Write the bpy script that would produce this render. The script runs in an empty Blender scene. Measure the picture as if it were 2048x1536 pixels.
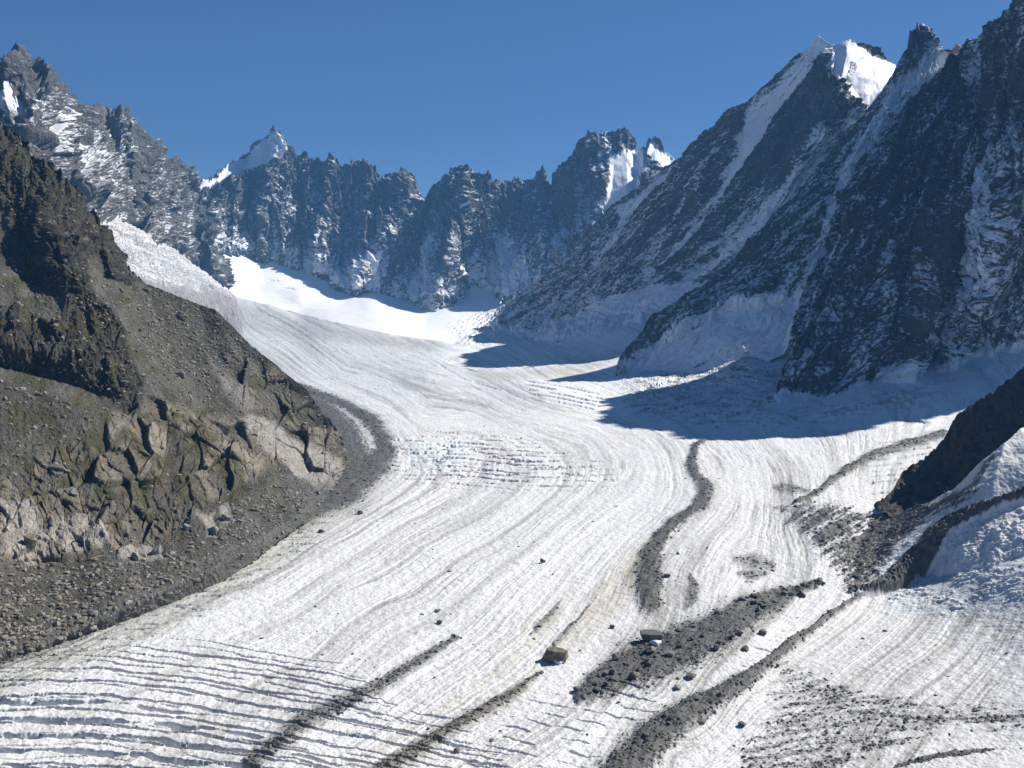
import bpy, math, time
import numpy as np
T0=time.time()
F32=np.float32
# ------------------------------------------------------------------ camera model
F=1967.0; HZ=560.0; CAMZ=250.0
PITCH=math.atan((768-HZ)/F); CP,SP=math.cos(PITCH),math.sin(PITCH)
SUN_AZ=math.radians(62.0); SUN_EL=math.radians(38.5)      # azimuth from +Y towards +X
C=bpy.context.scene.collection
rng=np.random.default_rng(7)

def rays(px,py):
    u=(px-1024.0)/F; v=(768.0-py)/F
    return u, CP+v*SP, -SP+v*CP
def world(px,py,D):
    rx,ry,rz=rays(px,py)
    return np.stack([rx*D, ry*D, CAMZ+rz*D],-1)
def Dz(px,py,z=0.0):                      # distance at which a ray meets height z
    return (CAMZ-z)/(SP-(768.0-py)/F*CP)
def wplane(py): return (SP-(768.0-py)/F*CP)/CAMZ
def toimg(x,y,z):
    z=z-CAMZ; D=y*CP-z*SP; v=(y*SP+z*CP)/D; u=x/D
    return (1024+u*F, 768-v*F, D)

# ------------------------------------------------------------------ noise
_p=np.random.default_rng(3).permutation(256).astype(np.int32); PERM=np.concatenate([_p,_p,_p])
_a=np.random.default_rng(5).uniform(0,2*np.pi,256)
G2=np.stack([np.cos(_a),np.sin(_a)],-1).astype(F32)
_g=np.random.default_rng(6).normal(size=(256,3)); G3=(_g/np.linalg.norm(_g,axis=1)[:,None]).astype(F32)
def _fl(a):
    f=np.floor(a); return (f.astype(np.int64)&255).astype(np.int32),(a-f).astype(F32)
def pn2(x,y,seed=0):
    xi,xf=_fl(x+seed*17.31); yi,yf=_fl(y+seed*9.17)
    u=xf*xf*xf*(xf*(xf*6-15)+10); v=yf*yf*yf*(yf*(yf*6-15)+10)
    a=PERM[xi]; b=PERM[xi+1]
    def g(h,dx,dy):
        q=G2[PERM[h]]; return q[...,0]*dx+q[...,1]*dy
    n00=g(a+yi,xf,yf); n10=g(b+yi,xf-1,yf); n01=g(a+yi+1,xf,yf-1); n11=g(b+yi+1,xf-1,yf-1)
    l=n00+u*(n10-n00); r=n01+u*(n11-n01)
    return (l+v*(r-l))*1.5
def pn3(x,y,z,seed=0):
    xi,xf=_fl(x+seed*17.31); yi,yf=_fl(y+seed*9.17); zi,zf=_fl(z+seed*5.3)
    u,v,w=[t*t*t*(t*(t*6-15)+10) for t in (xf,yf,zf)]
    def g(i,j,k):
        q=G3[PERM[PERM[PERM[xi+i]+yi+j]+zi+k]]
        return q[...,0]*(xf-i)+q[...,1]*(yf-j)+q[...,2]*(zf-k)
    def lx(j,k):
        a=g(0,j,k); return a+u*(g(1,j,k)-a)
    def ly(k):
        a=lx(0,k); return a+v*(lx(1,k)-a)
    a=ly(0); return (a+w*(ly(1)-a))*1.5
def fbm2(x,y,o=4,seed=0,gain=.5,ridge=False):
    s=0;a=1;t=0
    for i in range(o):
        n=pn2(x,y,seed+i*3)
        if ridge: n=1-2*np.abs(n)
        s=s+a*n; t+=a; a*=gain; x=x*2.03; y=y*2.03
    return s/t
def fbm3(x,y,z,o=4,seed=0,gain=.5,ridge=False):
    s=0;a=1;t=0
    for i in range(o):
        n=pn3(x,y,z,seed+i*3)
        if ridge: n=1-2*np.abs(n)
        s=s+a*n; t+=a; a*=gain; x=x*2.03; y=y*2.03; z=z*2.03
    return s/t
def worley2(x,y,seed=0):                  # F1, F2-F1, cell random
    xi=np.floor(x); yi=np.floor(y); fx=(x-xi).astype(F32); fy=(y-yi).astype(F32)
    xi=xi.astype(np.int64); yi=yi.astype(np.int64)
    f1=np.full(x.shape,9,F32); f2=f1.copy(); cid=np.zeros(x.shape,F32)
    R=np.random.default_rng(100+seed).uniform(0,1,(256,3)).astype(F32)
    for i in (-1,0,1):
        for j in (-1,0,1):
            h=PERM[(PERM[(xi+i)&255]+((yi+j)&255))]
            q=R[h]; d=np.hypot(i+q[...,0]-fx, j+q[...,1]-fy)
            n=d<f1
            f2=np.where(n,f1,np.minimum(f2,d)); cid=np.where(n,q[...,2],cid); f1=np.where(n,d,f1)
    return f1,f2-f1,cid
def facets(x,y,seed=0):
    '''broken rock: each cell is a tilted plane, cracks between'''
    xi=np.floor(x); yi=np.floor(y); fx=(x-xi).astype(F32); fy=(y-yi).astype(F32)
    xi=xi.astype(np.int64); yi=yi.astype(np.int64)
    f1=np.full(x.shape,9,F32); f2=f1.copy(); h=np.zeros(x.shape,F32); c=np.zeros(x.shape,F32)
    R=np.random.default_rng(900+seed).uniform(0,1,(256,5)).astype(F32)
    for i in (-1,0,1):
        for j in (-1,0,1):
            q=R[PERM[(PERM[(xi+i)&255]+((yi+j)&255))]]; dx=i+q[...,0]-fx; dy=j+q[...,1]-fy
            d=np.hypot(dx,dy); n=d<f1
            f2=np.where(n,f1,np.minimum(f2,d)); f1=np.where(n,d,f1)
            h=np.where(n,(q[...,2]-.5)+(q[...,3]-.5)*1.7*dx+(q[...,4]-.5)*1.7*dy,h); c=np.where(n,q[...,2],c)
    return h,f2-f1,c
def sm(a,b,x):
    t=np.clip((x-a)/(b-a),0,1); return t*t*(3-2*t)
def mix(a,b,t): return a+(b-a)*t
# ------------------------------------------------------------------ outlines and lines drawn in plan
def poly(X,Y,pts,soft=10.0):
    pts=np.array(pts,float); m=3*soft+5
    out=np.zeros(X.shape,F32)
    sel=(X>pts[:,0].min()-m)&(X<pts[:,0].max()+m)&(Y>pts[:,1].min()-m)&(Y<pts[:,1].max()+m)
    x=X[sel].astype(F32); y=Y[sel].astype(F32)
    if x.size==0: return out
    d=np.full(x.shape,1e9,F32); ins=np.zeros(x.shape,bool)
    n=len(pts)
    for i in range(n):
        ax,ay=pts[i]; bx,by=pts[(i+1)%n]
        ex,ey=bx-ax,by-ay; L=ex*ex+ey*ey+1e-9
        t=np.clip(((x-ax)*ex+(y-ay)*ey)/L,0,1)
        d=np.minimum(d,np.hypot(x-ax-t*ex,y-ay-t*ey))
        if ay!=by:
            c=((ay>y)!=(by>y))&(x<ex*(y-ay)/(by-ay)+ax); ins^=c
    sd=np.where(ins,d,-d); out[sel]=sm(-soft,soft,sd); return out
def line(X,Y,pts,reach=3.0):
    """pts: (x,y,value,halfwidth_left,halfwidth_right) -> (d/halfwidth, value) signed to the right of travel"""
    P=np.array([list(p)+[p[3]] if len(p)==4 else list(p) for p in pts],float)
    mw=max(P[:,3].max(),P[:,4].max())*reach
    sel=(X>P[:,0].min()-mw)&(X<P[:,0].max()+mw)&(Y>P[:,1].min()-mw)&(Y<P[:,1].max()+mw)
    dn=np.full(X.shape,9.0,F32); vv=np.zeros(X.shape,F32)
    x=X[sel].astype(F32); y=Y[sel].astype(F32)
    if x.size==0: return dn,vv
    best=np.full(x.shape,1e9,F32); bd=np.full(x.shape,9.0,F32); bv=np.zeros(x.shape,F32)
    for i in range(len(P)-1):
        a,b=P[i],P[i+1]; ex,ey=b[0]-a[0],b[1]-a[1]; L=ex*ex+ey*ey+1e-9
        t=np.clip(((x-a[0])*ex+(y-a[1])*ey)/L,0,1)
        dx=x-a[0]-t*ex; dy=y-a[1]-t*ey; d=np.hypot(dx,dy)
        side=(ex*dy-ey*dx)>0
        w=np.where(side,a[4]+(b[4]-a[4])*t,a[3]+(b[3]-a[3])*t)
        n=d<best; best=np.where(n,d,best); bd=np.where(n,d/w,bd); bv=np.where(n,a[2]+(b[2]-a[2])*t,bv)
    dn[sel]=bd; vv[sel]=bv; return dn,vv
def tps(ctrl,vals):
    ctrl=np.array(ctrl,float)/500.0; vals=np.array(vals,float); n=len(ctrl)
    def k(r2): return 0.5*r2*np.log(r2+1e-12)
    r2=((ctrl[:,None]-ctrl[None])**2).sum(-1)
    A=np.zeros((n+3,n+3)); A[:n,:n]=k(r2)+np.eye(n)*6e-4; A[:n,n]=1; A[:n,n+1:]=ctrl; A[n:,:n]=A[:n,n:].T
    s=np.linalg.solve(A,np.concatenate([vals,[0,0,0]]))
    def f(X,Y):
        # evaluated on a coarse lattice, then bilinear
        gx=np.arange(-200,2401,10.0); gy=np.arange(0,1701,10.0)
        QX,QY=np.meshgrid(gx/500,gy/500); o=s[n]+s[n+1]*QX+s[n+2]*QY
        for i in range(n): o=o+s[i]*k((QX-ctrl[i,0])**2+(QY-ctrl[i,1])**2)
        ix=np.clip((X+200)/10,0,len(gx)-1.001); iy=np.clip(Y/10,0,len(gy)-1.001)
        a=ix.astype(int); b=iy.astype(int); fx=ix-a; fy=iy-b
        return (o[b,a]*(1-fx)+o[b,a+1]*fx)*(1-fy)+(o[b+1,a]*(1-fx)+o[b+1,a+1]*fx)*fy
    return f
def blur(a,n,axis):
    for _ in range(n):
        p=np.concatenate([np.take(a,[0],axis),a,np.take(a,[-1],axis)],axis)
        sl=lambda i,j:p[i:j] if axis==0 else p[:,i:j]
        m=a.shape[axis]
        a=(sl(0,m)+2*sl(1,m+1)+sl(2,m+2))/4
    return a

# ------------------------------------------------------------------ mesh helpers
def make_mesh(name,V,faces,attrs=None,smooth=True):
    me=bpy.data.meshes.new(name); V=np.ascontiguousarray(V,dtype=F32).reshape(-1,3)
    k=faces.shape[1]; nf=len(faces)
    me.vertices.add(len(V)); me.vertices.foreach_set('co',V.ravel())
    me.loops.add(nf*k); me.loops.foreach_set('vertex_index',np.ascontiguousarray(faces,dtype=np.int32).ravel())
    me.polygons.add(nf); me.polygons.foreach_set('loop_start',np.arange(0,nf*k,k,dtype=np.int32))
    me.polygons.foreach_set('use_smooth',np.full(nf,smooth))
    me.update(calc_edges=True)
    for kx,v in (attrs or {}).items():
        if v.ndim>1 and v.shape[-1]==3:
            at=me.attributes.new(kx,'FLOAT_COLOR','POINT'); d=np.ones((len(V),4),F32); d[:,:3]=v.reshape(-1,3); at.data.foreach_set('color',d.ravel())
        else:
            at=me.attributes.new(kx,'FLOAT','POINT'); at.data.foreach_set('value',np.ascontiguousarray(v,dtype=F32).ravel())
    return me
def link(name,me,mat,parent=None,**props):
    o=bpy.data.objects.new(name,me); C.objects.link(o)
    if me is not None and mat is not None and not me.materials: me.materials.append(mat)
    if parent: o.parent=parent
    for k,v in props.items():
        if v is not None: o[k]=v
    return o
def gridfaces(nT,nS):
    i=np.arange(nT*nS).reshape(nT,nS)
    return np.stack([i[1:,:-1],i[1:,1:],i[:-1,1:],i[:-1,:-1]],-1).reshape(-1,4)
def normals(P):
    a=np.gradient(P,axis=1); b=np.gradient(P,axis=0)
    n=np.cross(b,a); n/=np.linalg.norm(n,axis=-1,keepdims=True)+1e-9
    cam=np.array([0,0,CAMZ]); f=np.sign((n*(cam-P)).sum(-1)); f[f==0]=1
    # one sign for the sheet
    if f.mean()<0: n=-n
    return n
def skirt(P,A,side,depth,steps=10,back=(0,1,-.75),rough=.12):
    """extend a sheet over its edge and down behind, so that it has a far side"""
    back=np.array(back,float); back/=np.linalg.norm(back)
    e={'top':P[0],'left':P[:,0],'right':P[:,-1]}[side]
    k=(np.arange(1,steps+1)/steps)**1.5*depth
    n=len(e); jit=fbm2(np.arange(n)[None]*.05,k[:,None]*.01,3,9)
    S=e[None]+back*k[:,None,None]; S[...,2]+=jit*k[:,None]*rough
    if side=='top':
        P2=np.concatenate([S[::-1],P],0); A2={q:np.concatenate([np.repeat(v[:1],steps,0),v],0) for q,v in A.items()}
    elif side=='left':
        P2=np.concatenate([np.swapaxes(S[::-1],0,1),P],1); A2={q:np.concatenate([np.repeat(v[:,:1],steps,1),v],1) for q,v in A.items()}
    else:
        P2=np.concatenate([P,np.swapaxes(S,0,1)],1); A2={q:np.concatenate([v,np.repeat(v[:,-1:],steps,1)],1) for q,v in A.items()}
    return P2,A2

def resample(a,t):
    a=np.array(a,float); n=len(a); x=np.linspace(0,1,n) if True else None
    return np.stack([np.interp(t,x,a[:,i]) for i in range(a.shape[1])],-1)
def by_x(pts,xs):
    p=np.array(pts,float); return np.stack([np.interp(xs,p[:,0],p[:,i]) for i in range(p.shape[1])],-1)

def base_columns(cols,nS,nT,smooth=6):
    """cols: fall lines, each a list of (px,py,D) from the top down; all lines the same length"""
    A=np.array(cols,float); A[...,2]=1/A[...,2]
    K,M,_=A.shape
    ds=np.concatenate([[0],np.cumsum(np.linalg.norm(A[1:,:,:2]-A[:-1,:,:2],axis=-1).mean(1))]); ds/=ds[-1]
    dt=np.concatenate([[0],np.cumsum(np.linalg.norm(A[:,1:,:2]-A[:,:-1,:2],axis=-1).mean(0))]); dt/=dt[-1]
    s=np.linspace(0,1,nS); t=np.linspace(0,1,nT)
    B=np.stack([[np.interp(t,dt,A[k,:,c]) for c in range(3)] for k in range(K)])   # K,3,nT
    O=np.empty((nT,nS,3))
    for c in range(3):
        for j in range(nT): O[j,:,c]=np.interp(s,ds,B[:,c,j])
    if smooth:
        w=O[...,2]; O[...,2]=blur(blur(w,smooth,0),smooth,1)
    return O
def base_curtain(top,foot,x0,x1,nS,nT,ext=0.0,pw=1.0,shear=0.0):
    xs=np.linspace(x0,x1,nS); a=by_x(top,xs); b=by_x(foot,xs)
    a[:,2]=1/a[:,2]; b[:,2]=1/b[:,2]
    t=np.linspace(0,1+ext,nT)[:,None,None]
    O=a[None]+(b-a)[None]*t
    tt=np.clip(t[...,0],0,1)
    O[...,2]=a[None,:,2]+(b-a)[None,:,2]*(tt**pw)
    return O

def spurs(O,lst):
    """pull ribs towards the viewer / push gullies back: each (points (px,py,amp,wl,wr))"""
    D=1/O[...,2]
    for pts,power in lst:
        d,v=line(O[...,0],O[...,1],pts,1.05); k=np.clip(1-d,0,1)**power
        D=D-v*k
    O[...,2]=1/D
    return O
def arclens(P):
    m=P[P.shape[0]//2]; S=np.concatenate([[0],np.cumsum(np.linalg.norm(np.diff(m,axis=0),axis=1))])
    m=P[:,P.shape[1]//2]; T=np.concatenate([[0],np.cumsum(np.linalg.norm(np.diff(m,axis=0),axis=1))])
    return S[None,:]+0*T[:,None], T[:,None]+0*S[None,:]

# ------------------------------------------------------------------ materials
def nd(nt,t,**kw):
    n=nt.nodes.new(t)
    for k,v in kw.items(): setattr(n,k,v)
    return n
def terrain_material(name,scale,rock_rough=.95,snow_rough=.55,var=.35,bump=.5,bump_d=1.0,blue=None,snowcol=(.80,.83,.88),edge=.22,stretch=(1,1,1)):
    m=bpy.data.materials.new(name); m.use_nodes=True; nt=m.node_tree; L=nt.links.new
    b=nt.nodes['Principled BSDF']
    geo=nd(nt,'ShaderNodeNewGeometry'); mp=nd(nt,'ShaderNodeMapping'); mp.inputs['Scale'].default_value=stretch
    L(geo.outputs['Position'],mp.inputs['Vector'])
    n1=nd(nt,'ShaderNodeTexNoise'); n1.inputs['Scale'].default_value=1/scale; n1.inputs['Detail'].default_value=4; n1.inputs['Roughness'].default_value=.65
    L(mp.outputs[0],n1.inputs['Vector'])
    col=nd(nt,'ShaderNodeAttribute',attribute_name='col'); sn=nd(nt,'ShaderNodeAttribute',attribute_name='snow')
    c=nd(nt,'ShaderNodeMath',operation='SUBTRACT'); L(n1.outputs['Fac'],c.inputs[0]); c.inputs[1].default_value=.5
    a=nd(nt,'ShaderNodeMath',operation='MULTIPLY_ADD'); L(c.outputs[0],a.inputs[0]); a.inputs[1].default_value=2.3; L(sn.outputs['Fac'],a.inputs[2])
    r=nd(nt,'ShaderNodeMapRange',interpolation_type='SMOOTHSTEP'); L(a.outputs[0],r.inputs['Value'])
    r.inputs['From Min'].default_value=.5-edge; r.inputs['From Max'].default_value=.5+edge
    v=nd(nt,'ShaderNodeMath',operation='MULTIPLY_ADD'); L(c.outputs[0],v.inputs[0]); v.inputs[1].default_value=var*4; v.inputs[2].default_value=1
    sc=nd(nt,'ShaderNodeVectorMath',operation='SCALE'); L(col.outputs['Color'],sc.inputs[0]); L(v.outputs[0],sc.inputs['Scale'])
    mx=nd(nt,'ShaderNodeMix',data_type='RGBA'); L(r.outputs[0],mx.inputs[0]); L(sc.outputs[0],mx.inputs[6]); mx.inputs[7].default_value=(*snowcol,1)
    L(mx.outputs[2],b.inputs['Base Color'])
    rr=nd(nt,'ShaderNodeMix'); L(r.outputs[0],rr.inputs[0]); rr.inputs[2].default_value=rock_rough; rr.inputs[3].default_value=snow_rough; L(rr.outputs[0],b.inputs['Roughness'])
    b.inputs['Specular IOR Level'].default_value=.25
    if bump:
        bp=nd(nt,'ShaderNodeBump'); bs=nd(nt,'ShaderNodeMath',operation='MULTIPLY_ADD'); L(r.outputs[0],bs.inputs[0]); bs.inputs[1].default_value=-bump*.85; bs.inputs[2].default_value=bump; L(bs.outputs[0],bp.inputs['Strength']); bp.inputs['Distance'].default_value=bump_d; L(n1.outputs['Fac'],bp.inputs['Height']); L(bp.outputs[0],b.inputs['Normal'])
    return m
M_far=terrain_material('far_mountain',15.0,var=.4,bump=.9,bump_d=22.0,edge=.3)
M_mid=terrain_material('mid_mountain',9.0,var=.4,bump=.8,bump_d=12.0,edge=.42)
M_near=terrain_material('hillside_rock',3.2,var=.42,bump=.8,bump_d=2.6,edge=.1)
M_ice=terrain_material('glacier_ice',2.6,var=.12,bump=.4,bump_d=.9,snowcol=(.93,.935,.945),rock_rough=.75)
def rock_material(name,col,scale,col2):
    m=bpy.data.materials.new(name); m.use_nodes=True; nt=m.node_tree; L=nt.links.new; b=nt.nodes['Principled BSDF']
    g=nd(nt,'ShaderNodeNewGeometry'); n=nd(nt,'ShaderNodeTexNoise'); n.inputs['Scale'].default_value=scale; n.inputs['Detail'].default_value=5
    L(g.outputs['Position'],n.inputs['Vector']); r=nd(nt,'ShaderNodeValToRGB'); r.color_ramp.elements[0].position=.35; r.color_ramp.elements[1].position=.68
    r.color_ramp.elements[0].color=(*col,1); r.color_ramp.elements[1].color=(*col2,1); L(n.outputs['Fac'],r.inputs[0]); L(r.outputs[0],b.inputs['Base Color'])
    b.inputs['Roughness'].default_value=.9; bp=nd(nt,'ShaderNodeBump'); bp.inputs['Distance'].default_value=.5; bp.inputs['Strength'].default_value=.7; L(n.outputs['Fac'],bp.inputs['Height']); L(bp.outputs[0],b.inputs['Normal'])
    return m
M_rock=rock_material('moraine_rock',(.075,.073,.07),.8,(.17,.165,.155))
M_rock_brown=rock_material('brown_rock',(.10,.085,.065),.45,(.26,.225,.175))
M_rock_pale=rock_material('pale_rock',(.17,.16,.14),.5,(.34,.32,.28))
M_icep=rock_material('pedestal_ice',(.6,.63,.66),.6,(.82,.84,.87))

STRUCT='structure'
def colour(*c): return np.array(c,float)
# ================================================================== MOUNTAINS
def build_mountain(name,O,label,mat,lam=(420,150,50,17),amp=(60,34,12,4.5),gul=4.5,seed=0,rock=(.12,.115,.11),rock2=(.19,.165,.135),
                   snow_fn=None,snow_base=.45,slope_w=.9,crest_fade=.12,skirts=(('top',900,(0,1,-.75)),),shear=0.0,post=None,jag=1.0,smooth_fn=None):
    P=world(O[...,0],O[...,1],1/O[...,2]); n=normals(P)
    nb=np.stack([blur(blur(n[...,i],20,0),20,1) for i in range(3)],-1); nb/=np.linalg.norm(nb,axis=-1,keepdims=True)+1e-9
    S,T=arclens(P); nT=P.shape[0]; t=np.linspace(0,1,nT)[:,None]
    S=S+shear*T
    wx=fbm2(S/300,T/300,3,seed+50)*.9
    h=0; g=0; tot=0
    for i,(l,a) in enumerate(zip(lam,amp)):
        u=S/l+wx*(150/l)*.5; w=T/(l*gul)
        if i<3: r=1-2*np.abs(pn2(u,w,seed+i*7))**.8
        else: r=fbm2(u,w*2.2,2,seed+i*7)
        fade=np.clip(t/.05,0.35,1) if i==0 else 1.0
        h=h+a*r*fade; 
        if i in(1,2): g=g+r
    # blocky crags
    q=P
    h=h+amp[2]*.9*fbm3(q[...,0]/70,q[...,1]/70,q[...,2]/95,4,seed+20,.55,True)
    a3=amp[2]/9.0; l3=lam[2]/30.0
    fa,ea,_=facets(S/(34*l3)+wx*.8,T/(62*l3),seed+1); fb,eb,_=facets(S/(13*l3)+wx,T/(22*l3)+wx,seed+2)
    fc=a3*(15*fa-3.5*(1-sm(0,.2,ea))+6.5*fb-2*(1-sm(0,.22,eb)))
    if smooth_fn is not None:
        q_=smooth_fn(O[...,0],O[...,1]); h=h*(1-.97*q_)+fc*(1-.99*q_)+q_*(9*fbm2(S/150,T/150,2,seed+95)+2*fbm2(S/40,T/60,2,seed+96))*amp[0]/26
    else: h=h+fc
    P=P+nb*h[...,None]
    # jagged crest
    cj=(fbm2(S/34,T*0+.5,3,seed+31,.6,True)*.9+fbm2(S/120,T*0+.5,2,seed+33)*.8)
    P[...,2]+=jag*cj*amp[1]*.62*np.exp(-t/.035)
    n2=normals(P)
    X=O[...,0]+fbm2(O[...,0]/30,O[...,1]/30,3,seed+60)*9; Y=O[...,1]+fbm2(O[...,0]/30,O[...,1]/30,3,seed+70)*9
    mott=fbm3(P[...,0]/110,P[...,1]/110,P[...,2]/110,4,seed+40,.6)
    fine=fbm3(P[...,0]/26,P[...,1]/26,P[...,2]/18,3,seed+45,.7)
    sn=snow_base+slope_w*(n2[...,2]-.45)-.16*g+.35*mott+.30*fine-crest_fade*np.exp(-t/.12)*2
    fl=fbm2(S/20+wx,T/130,3,seed+47,.65); fl2=fbm2(S/60+wx,T/420,2,seed+48)
    sn=sn+.45*fl+.40*fl2
    if snow_fn is not None: sn=snow_fn(X,Y,sn,t,dict(S=S,T=T,P=P,n=n2,g=g,mott=mott,fine=fine,fl=fl))
    k=np.clip(.5+.9*fbm3(P[...,0]/160,P[...,1]/160,P[...,2]/420,3,seed+80),0,1)[...,None]
    col=mix(colour(*rock),colour(*rock2),k)*(1+.35*fbm2(S/26,T/150,3,seed+90)[...,None])
    A={'col':np.clip(col,.01,1).astype(F32),'snow':np.clip(sn,-1,2).astype(F32)}
    if post: P,A=post(P,A,X,Y)
    for s,d,b in skirts: P,A=skirt(P,A,s,d,12,b)
    print(name,P.shape,'%.1f'%(time.time()-T0)); 
    me=make_mesh(name,P,gridfaces(*P.shape[:2]),A)
    return link(name,me,mat,kind=STRUCT,label=label)

# --- far wall (L4)
crest=[(330,415,6400),(350,395,6450),(375,374,6500),(420,360,6700),(455,335,6900),(490,311,7100),(520,285,7350),(540,268,7480),(550,262,7500),(565,283,7500),(585,313,7500),(598,322,7500),(610,311,7500),(622,323,7500),(645,327,7480),(660,319,7480),(675,330,7480),(690,336,7450),(705,334,7450),(735,328,7430),(748,340,7420),(760,352,7400),(775,366,7400),(783,354,7380),(805,349,7370),(822,347,7360),(830,360,7350),(836,385,7350),(841,408,7350),(852,402,7330),(872,382,7320),(888,354,7300),(897,357,7300),(905,366,7280),(916,343,7250),(928,334,7200),(940,341,7200),(952,354,7200),(965,358,7180),(985,361,7170),(1000,368,7150),(1010,376,7130),(1030,362,7120),(1065,360,7080),(1078,350,7060),(1086,343,7060),(1094,360,7050),(1104,368,7040),(1120,345,7000),(1140,320,6980),(1165,290,6950),(1190,275,6900),(1212,263,6880),(1235,264,6860),(1254,267,6850),(1262,283,6840),(1267,303,6830),(1278,303,6820),(1287,290,6800),(1293,306,6800),(1300,294,6800),(1310,288,6780),(1330,303,6750),(1355,328,6700),(1400,370,6650),(1500,440,6600)]
foot=[(330,560,6000),(420,503,6200),(470,500,6450),(520,512,6650),(560,520,6600),(600,545,6550),(650,548,6500),(700,578,6400),(745,572,6450),(800,600,6300),(860,597,6250),(905,590,6250),(915,548,6450),(960,556,6400),(1000,585,6300),(1040,602,6150),(1080,600,6000),(1300,600,5700),(1500,600,5600)]
crest=[(a,b,c-(c-6400)*.35 if a>500 else c) for a,b,c in crest]
O=base_curtain(crest,foot,330,1480,1150,330,ext=.14,pw=1.0)
O=spurs(O,[
 ([(928,330,20,60,40),(926,400,170,75,45),(905,480,300,85,50),(885,550,380,80,55),(870,640,360,75,60)],1.0),
 ([(815,345,20,60,40),(800,430,150,70,50),(745,500,220,70,50),(708,580,260,60,45)],1.0),
 ([(560,265,20,60,30),(527,420,150,80,30),(530,520,120,80,40)],.9),
 ([(665,320,20,50,40),(650,430,90,50,50),(655,545,120,50,40)],1.0),
 ([(1212,262,10,60,40),(1222,330,110,110,25),(1195,430,160,120,30),(1110,520,120,90,50)],1.0),
 ([(1165,290,10,30,60),(1090,440,90,40,60),(1020,590,120,40,60)],1.0),
 ([(440,350,0,30,30),(430,430,80,30,30),(425,500,90,30,30)],1.0),
 ([(480,330,0,30,30),(470,430,80,30,30),(468,500,90,30,30)],1.0),
 ([(1305,290,0,60,20),(1270,380,120,60,60)],1.0)])
def snow_L4(X,Y,sn,t,d):
    up=sm(.55,1.0,t); sn=sn-.22+.62*up
    lit=sm(560,500,X); sn=sn-.08*lit*(1-up)
    s=poly(X,Y,[(370,380),(430,358),(455,335),(492,312),(545,266),(556,285),(566,300),(560,318),(520,335),(480,352),(430,368),(400,384)],5)
    s2=poly(X,Y,[(1222,318),(1262,302),(1300,300),(1295,325),(1270,385),(1235,420),(1205,465),(1215,400),(1222,350)],5)
    s3=poly(X,Y,[(1310,292),(1335,308),(1360,335),(1340,352),(1322,358),(1312,330),(1296,318)],4)
    s4=poly(X,Y,[(1000,470),(1180,470),(1300,520),(1060,600),(960,560)],30)*.25
    s5=poly(X,Y,[(640,560),(690,545),(770,495),(720,545),(690,570),(650,560)],8)*.35
    sn=sn+1.4*np.maximum(np.maximum(s,s2),s3)+s4+s5+.55*poly(X,Y,[(775,455),(790,470),(765,540),(750,580),(722,575),(735,520)],8)+.5*poly(X,Y,[(862,470),(880,480),(862,560),(850,598),(815,598),(835,540)],8)+.45*poly(X,Y,[(1000,470),(1060,500),(1080,600),(960,600),(930,540)],22)+.4*poly(X,Y,[(600,548),(660,550),(648,505),(630,480),(612,510)],8)
    return sn+2.0*sm(1.0,1.04,t)
def post_L4(P,A,X,Y): return P,A
build_mountain('mountain_wall',O,'long jagged rock wall dusted with snow closing the far end of the valley',M_far,seed=1,lam=(330,130,48,17),amp=(38,30,14,5),smooth_fn=lambda X,Y:np.maximum.reduce([poly(X,Y,[(370,380),(430,358),(455,335),(492,312),(530,275),(545,300),(540,330),(480,352),(430,368),(400,384)],7),poly(X,Y,[(1222,318),(1262,302),(1300,300),(1295,325),(1270,385),(1235,420),(1205,465),(1215,400),(1222,350)],6),poly(X,Y,[(1310,292),(1335,308),(1360,335),(1340,352),(1322,358),(1312,330),(1296,318)],4)]),snow_fn=snow_L4,snow_base=.49,rock=(.075,.08,.088),rock2=(.12,.112,.10))

# --- left range (L3)
crest=[(-200,90,3200),(-60,140,3400),(0,141,3600),(20,137,3650),(36,131,3700),(48,145,3750),(62,152,3800),(78,150,3850),(95,172,3950),(104,205,4000),(112,200,4050),(126,216,4100),(131,242,4150),(142,240,4200),(150,252,4250),(157,238,4300),(166,252,4350),(184,258,4450),(192,243,4500),(204,249,4550),(218,240,4600),(230,238,4650),(240,244,4700),(252,256,4750),(263,262,4800),(270,285,4850),(284,312,4900),(298,288,5000),(306,300,5050),(312,326,5100),(325,334,5200),(335,326,5300),(345,333,5350),(352,330,5400),(360,344,5450),(372,342,5550),(378,378,5600),(392,420,5700),(408,452,5800),(420,490,5900),(432,530,6000),(440,560,6050),(470,600,6100)]
foot=[(-200,470,2700),(60,380,3000),(150,400,3300),(170,432,3350),(205,470,3600),(240,486,3800),(300,520,4300),(350,548,4900),(400,575,5400),(425,590,5650),(440,580,5800),(470,620,5900)]
O=base_curtain(crest,foot,-190,448,820,330,ext=.2,pw=1.0)
O=spurs(O,[
 ([(40,130,10,60,30),(70,220,180,60,30),(40,330,260,60,40)],1.0),
 ([(130,240,10,50,20),(160,330,160,50,25),(200,450,220,50,30)],1.0),
 ([(230,238,10,50,22),(270,350,170,50,25),(290,490,240,50,30)],1.0),
 ([(300,290,10,35,16),(330,400,150,40,20),(350,520,200,40,24)],1.0),
 ([(372,342,10,30,14),(395,450,140,36,18),(425,560,200,36,18)],1.0),
 ([(375,505,60,22,18),(395,520,200,30,22),(415,560,220,30,22),(425,600,120,22,20)],.8)])
def snow_L3(X,Y,sn,t,d):
    s=poly(X,Y,[(60,205),(95,210),(125,240),(180,300),(200,330),(150,340),(100,310),(70,280)],18)*.33
    s=s+poly(X,Y,[(190,280),(240,270),(260,300),(230,360),(200,350)],14)*.25
    s2=poly(X,Y,[(0,270),(30,225),(60,215),(60,235),(25,268),(10,290)],6)*.9
    return sn-.12+s+s2+1.2*sm(1.0,1.1,t)*sm(380,330,X)
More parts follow.
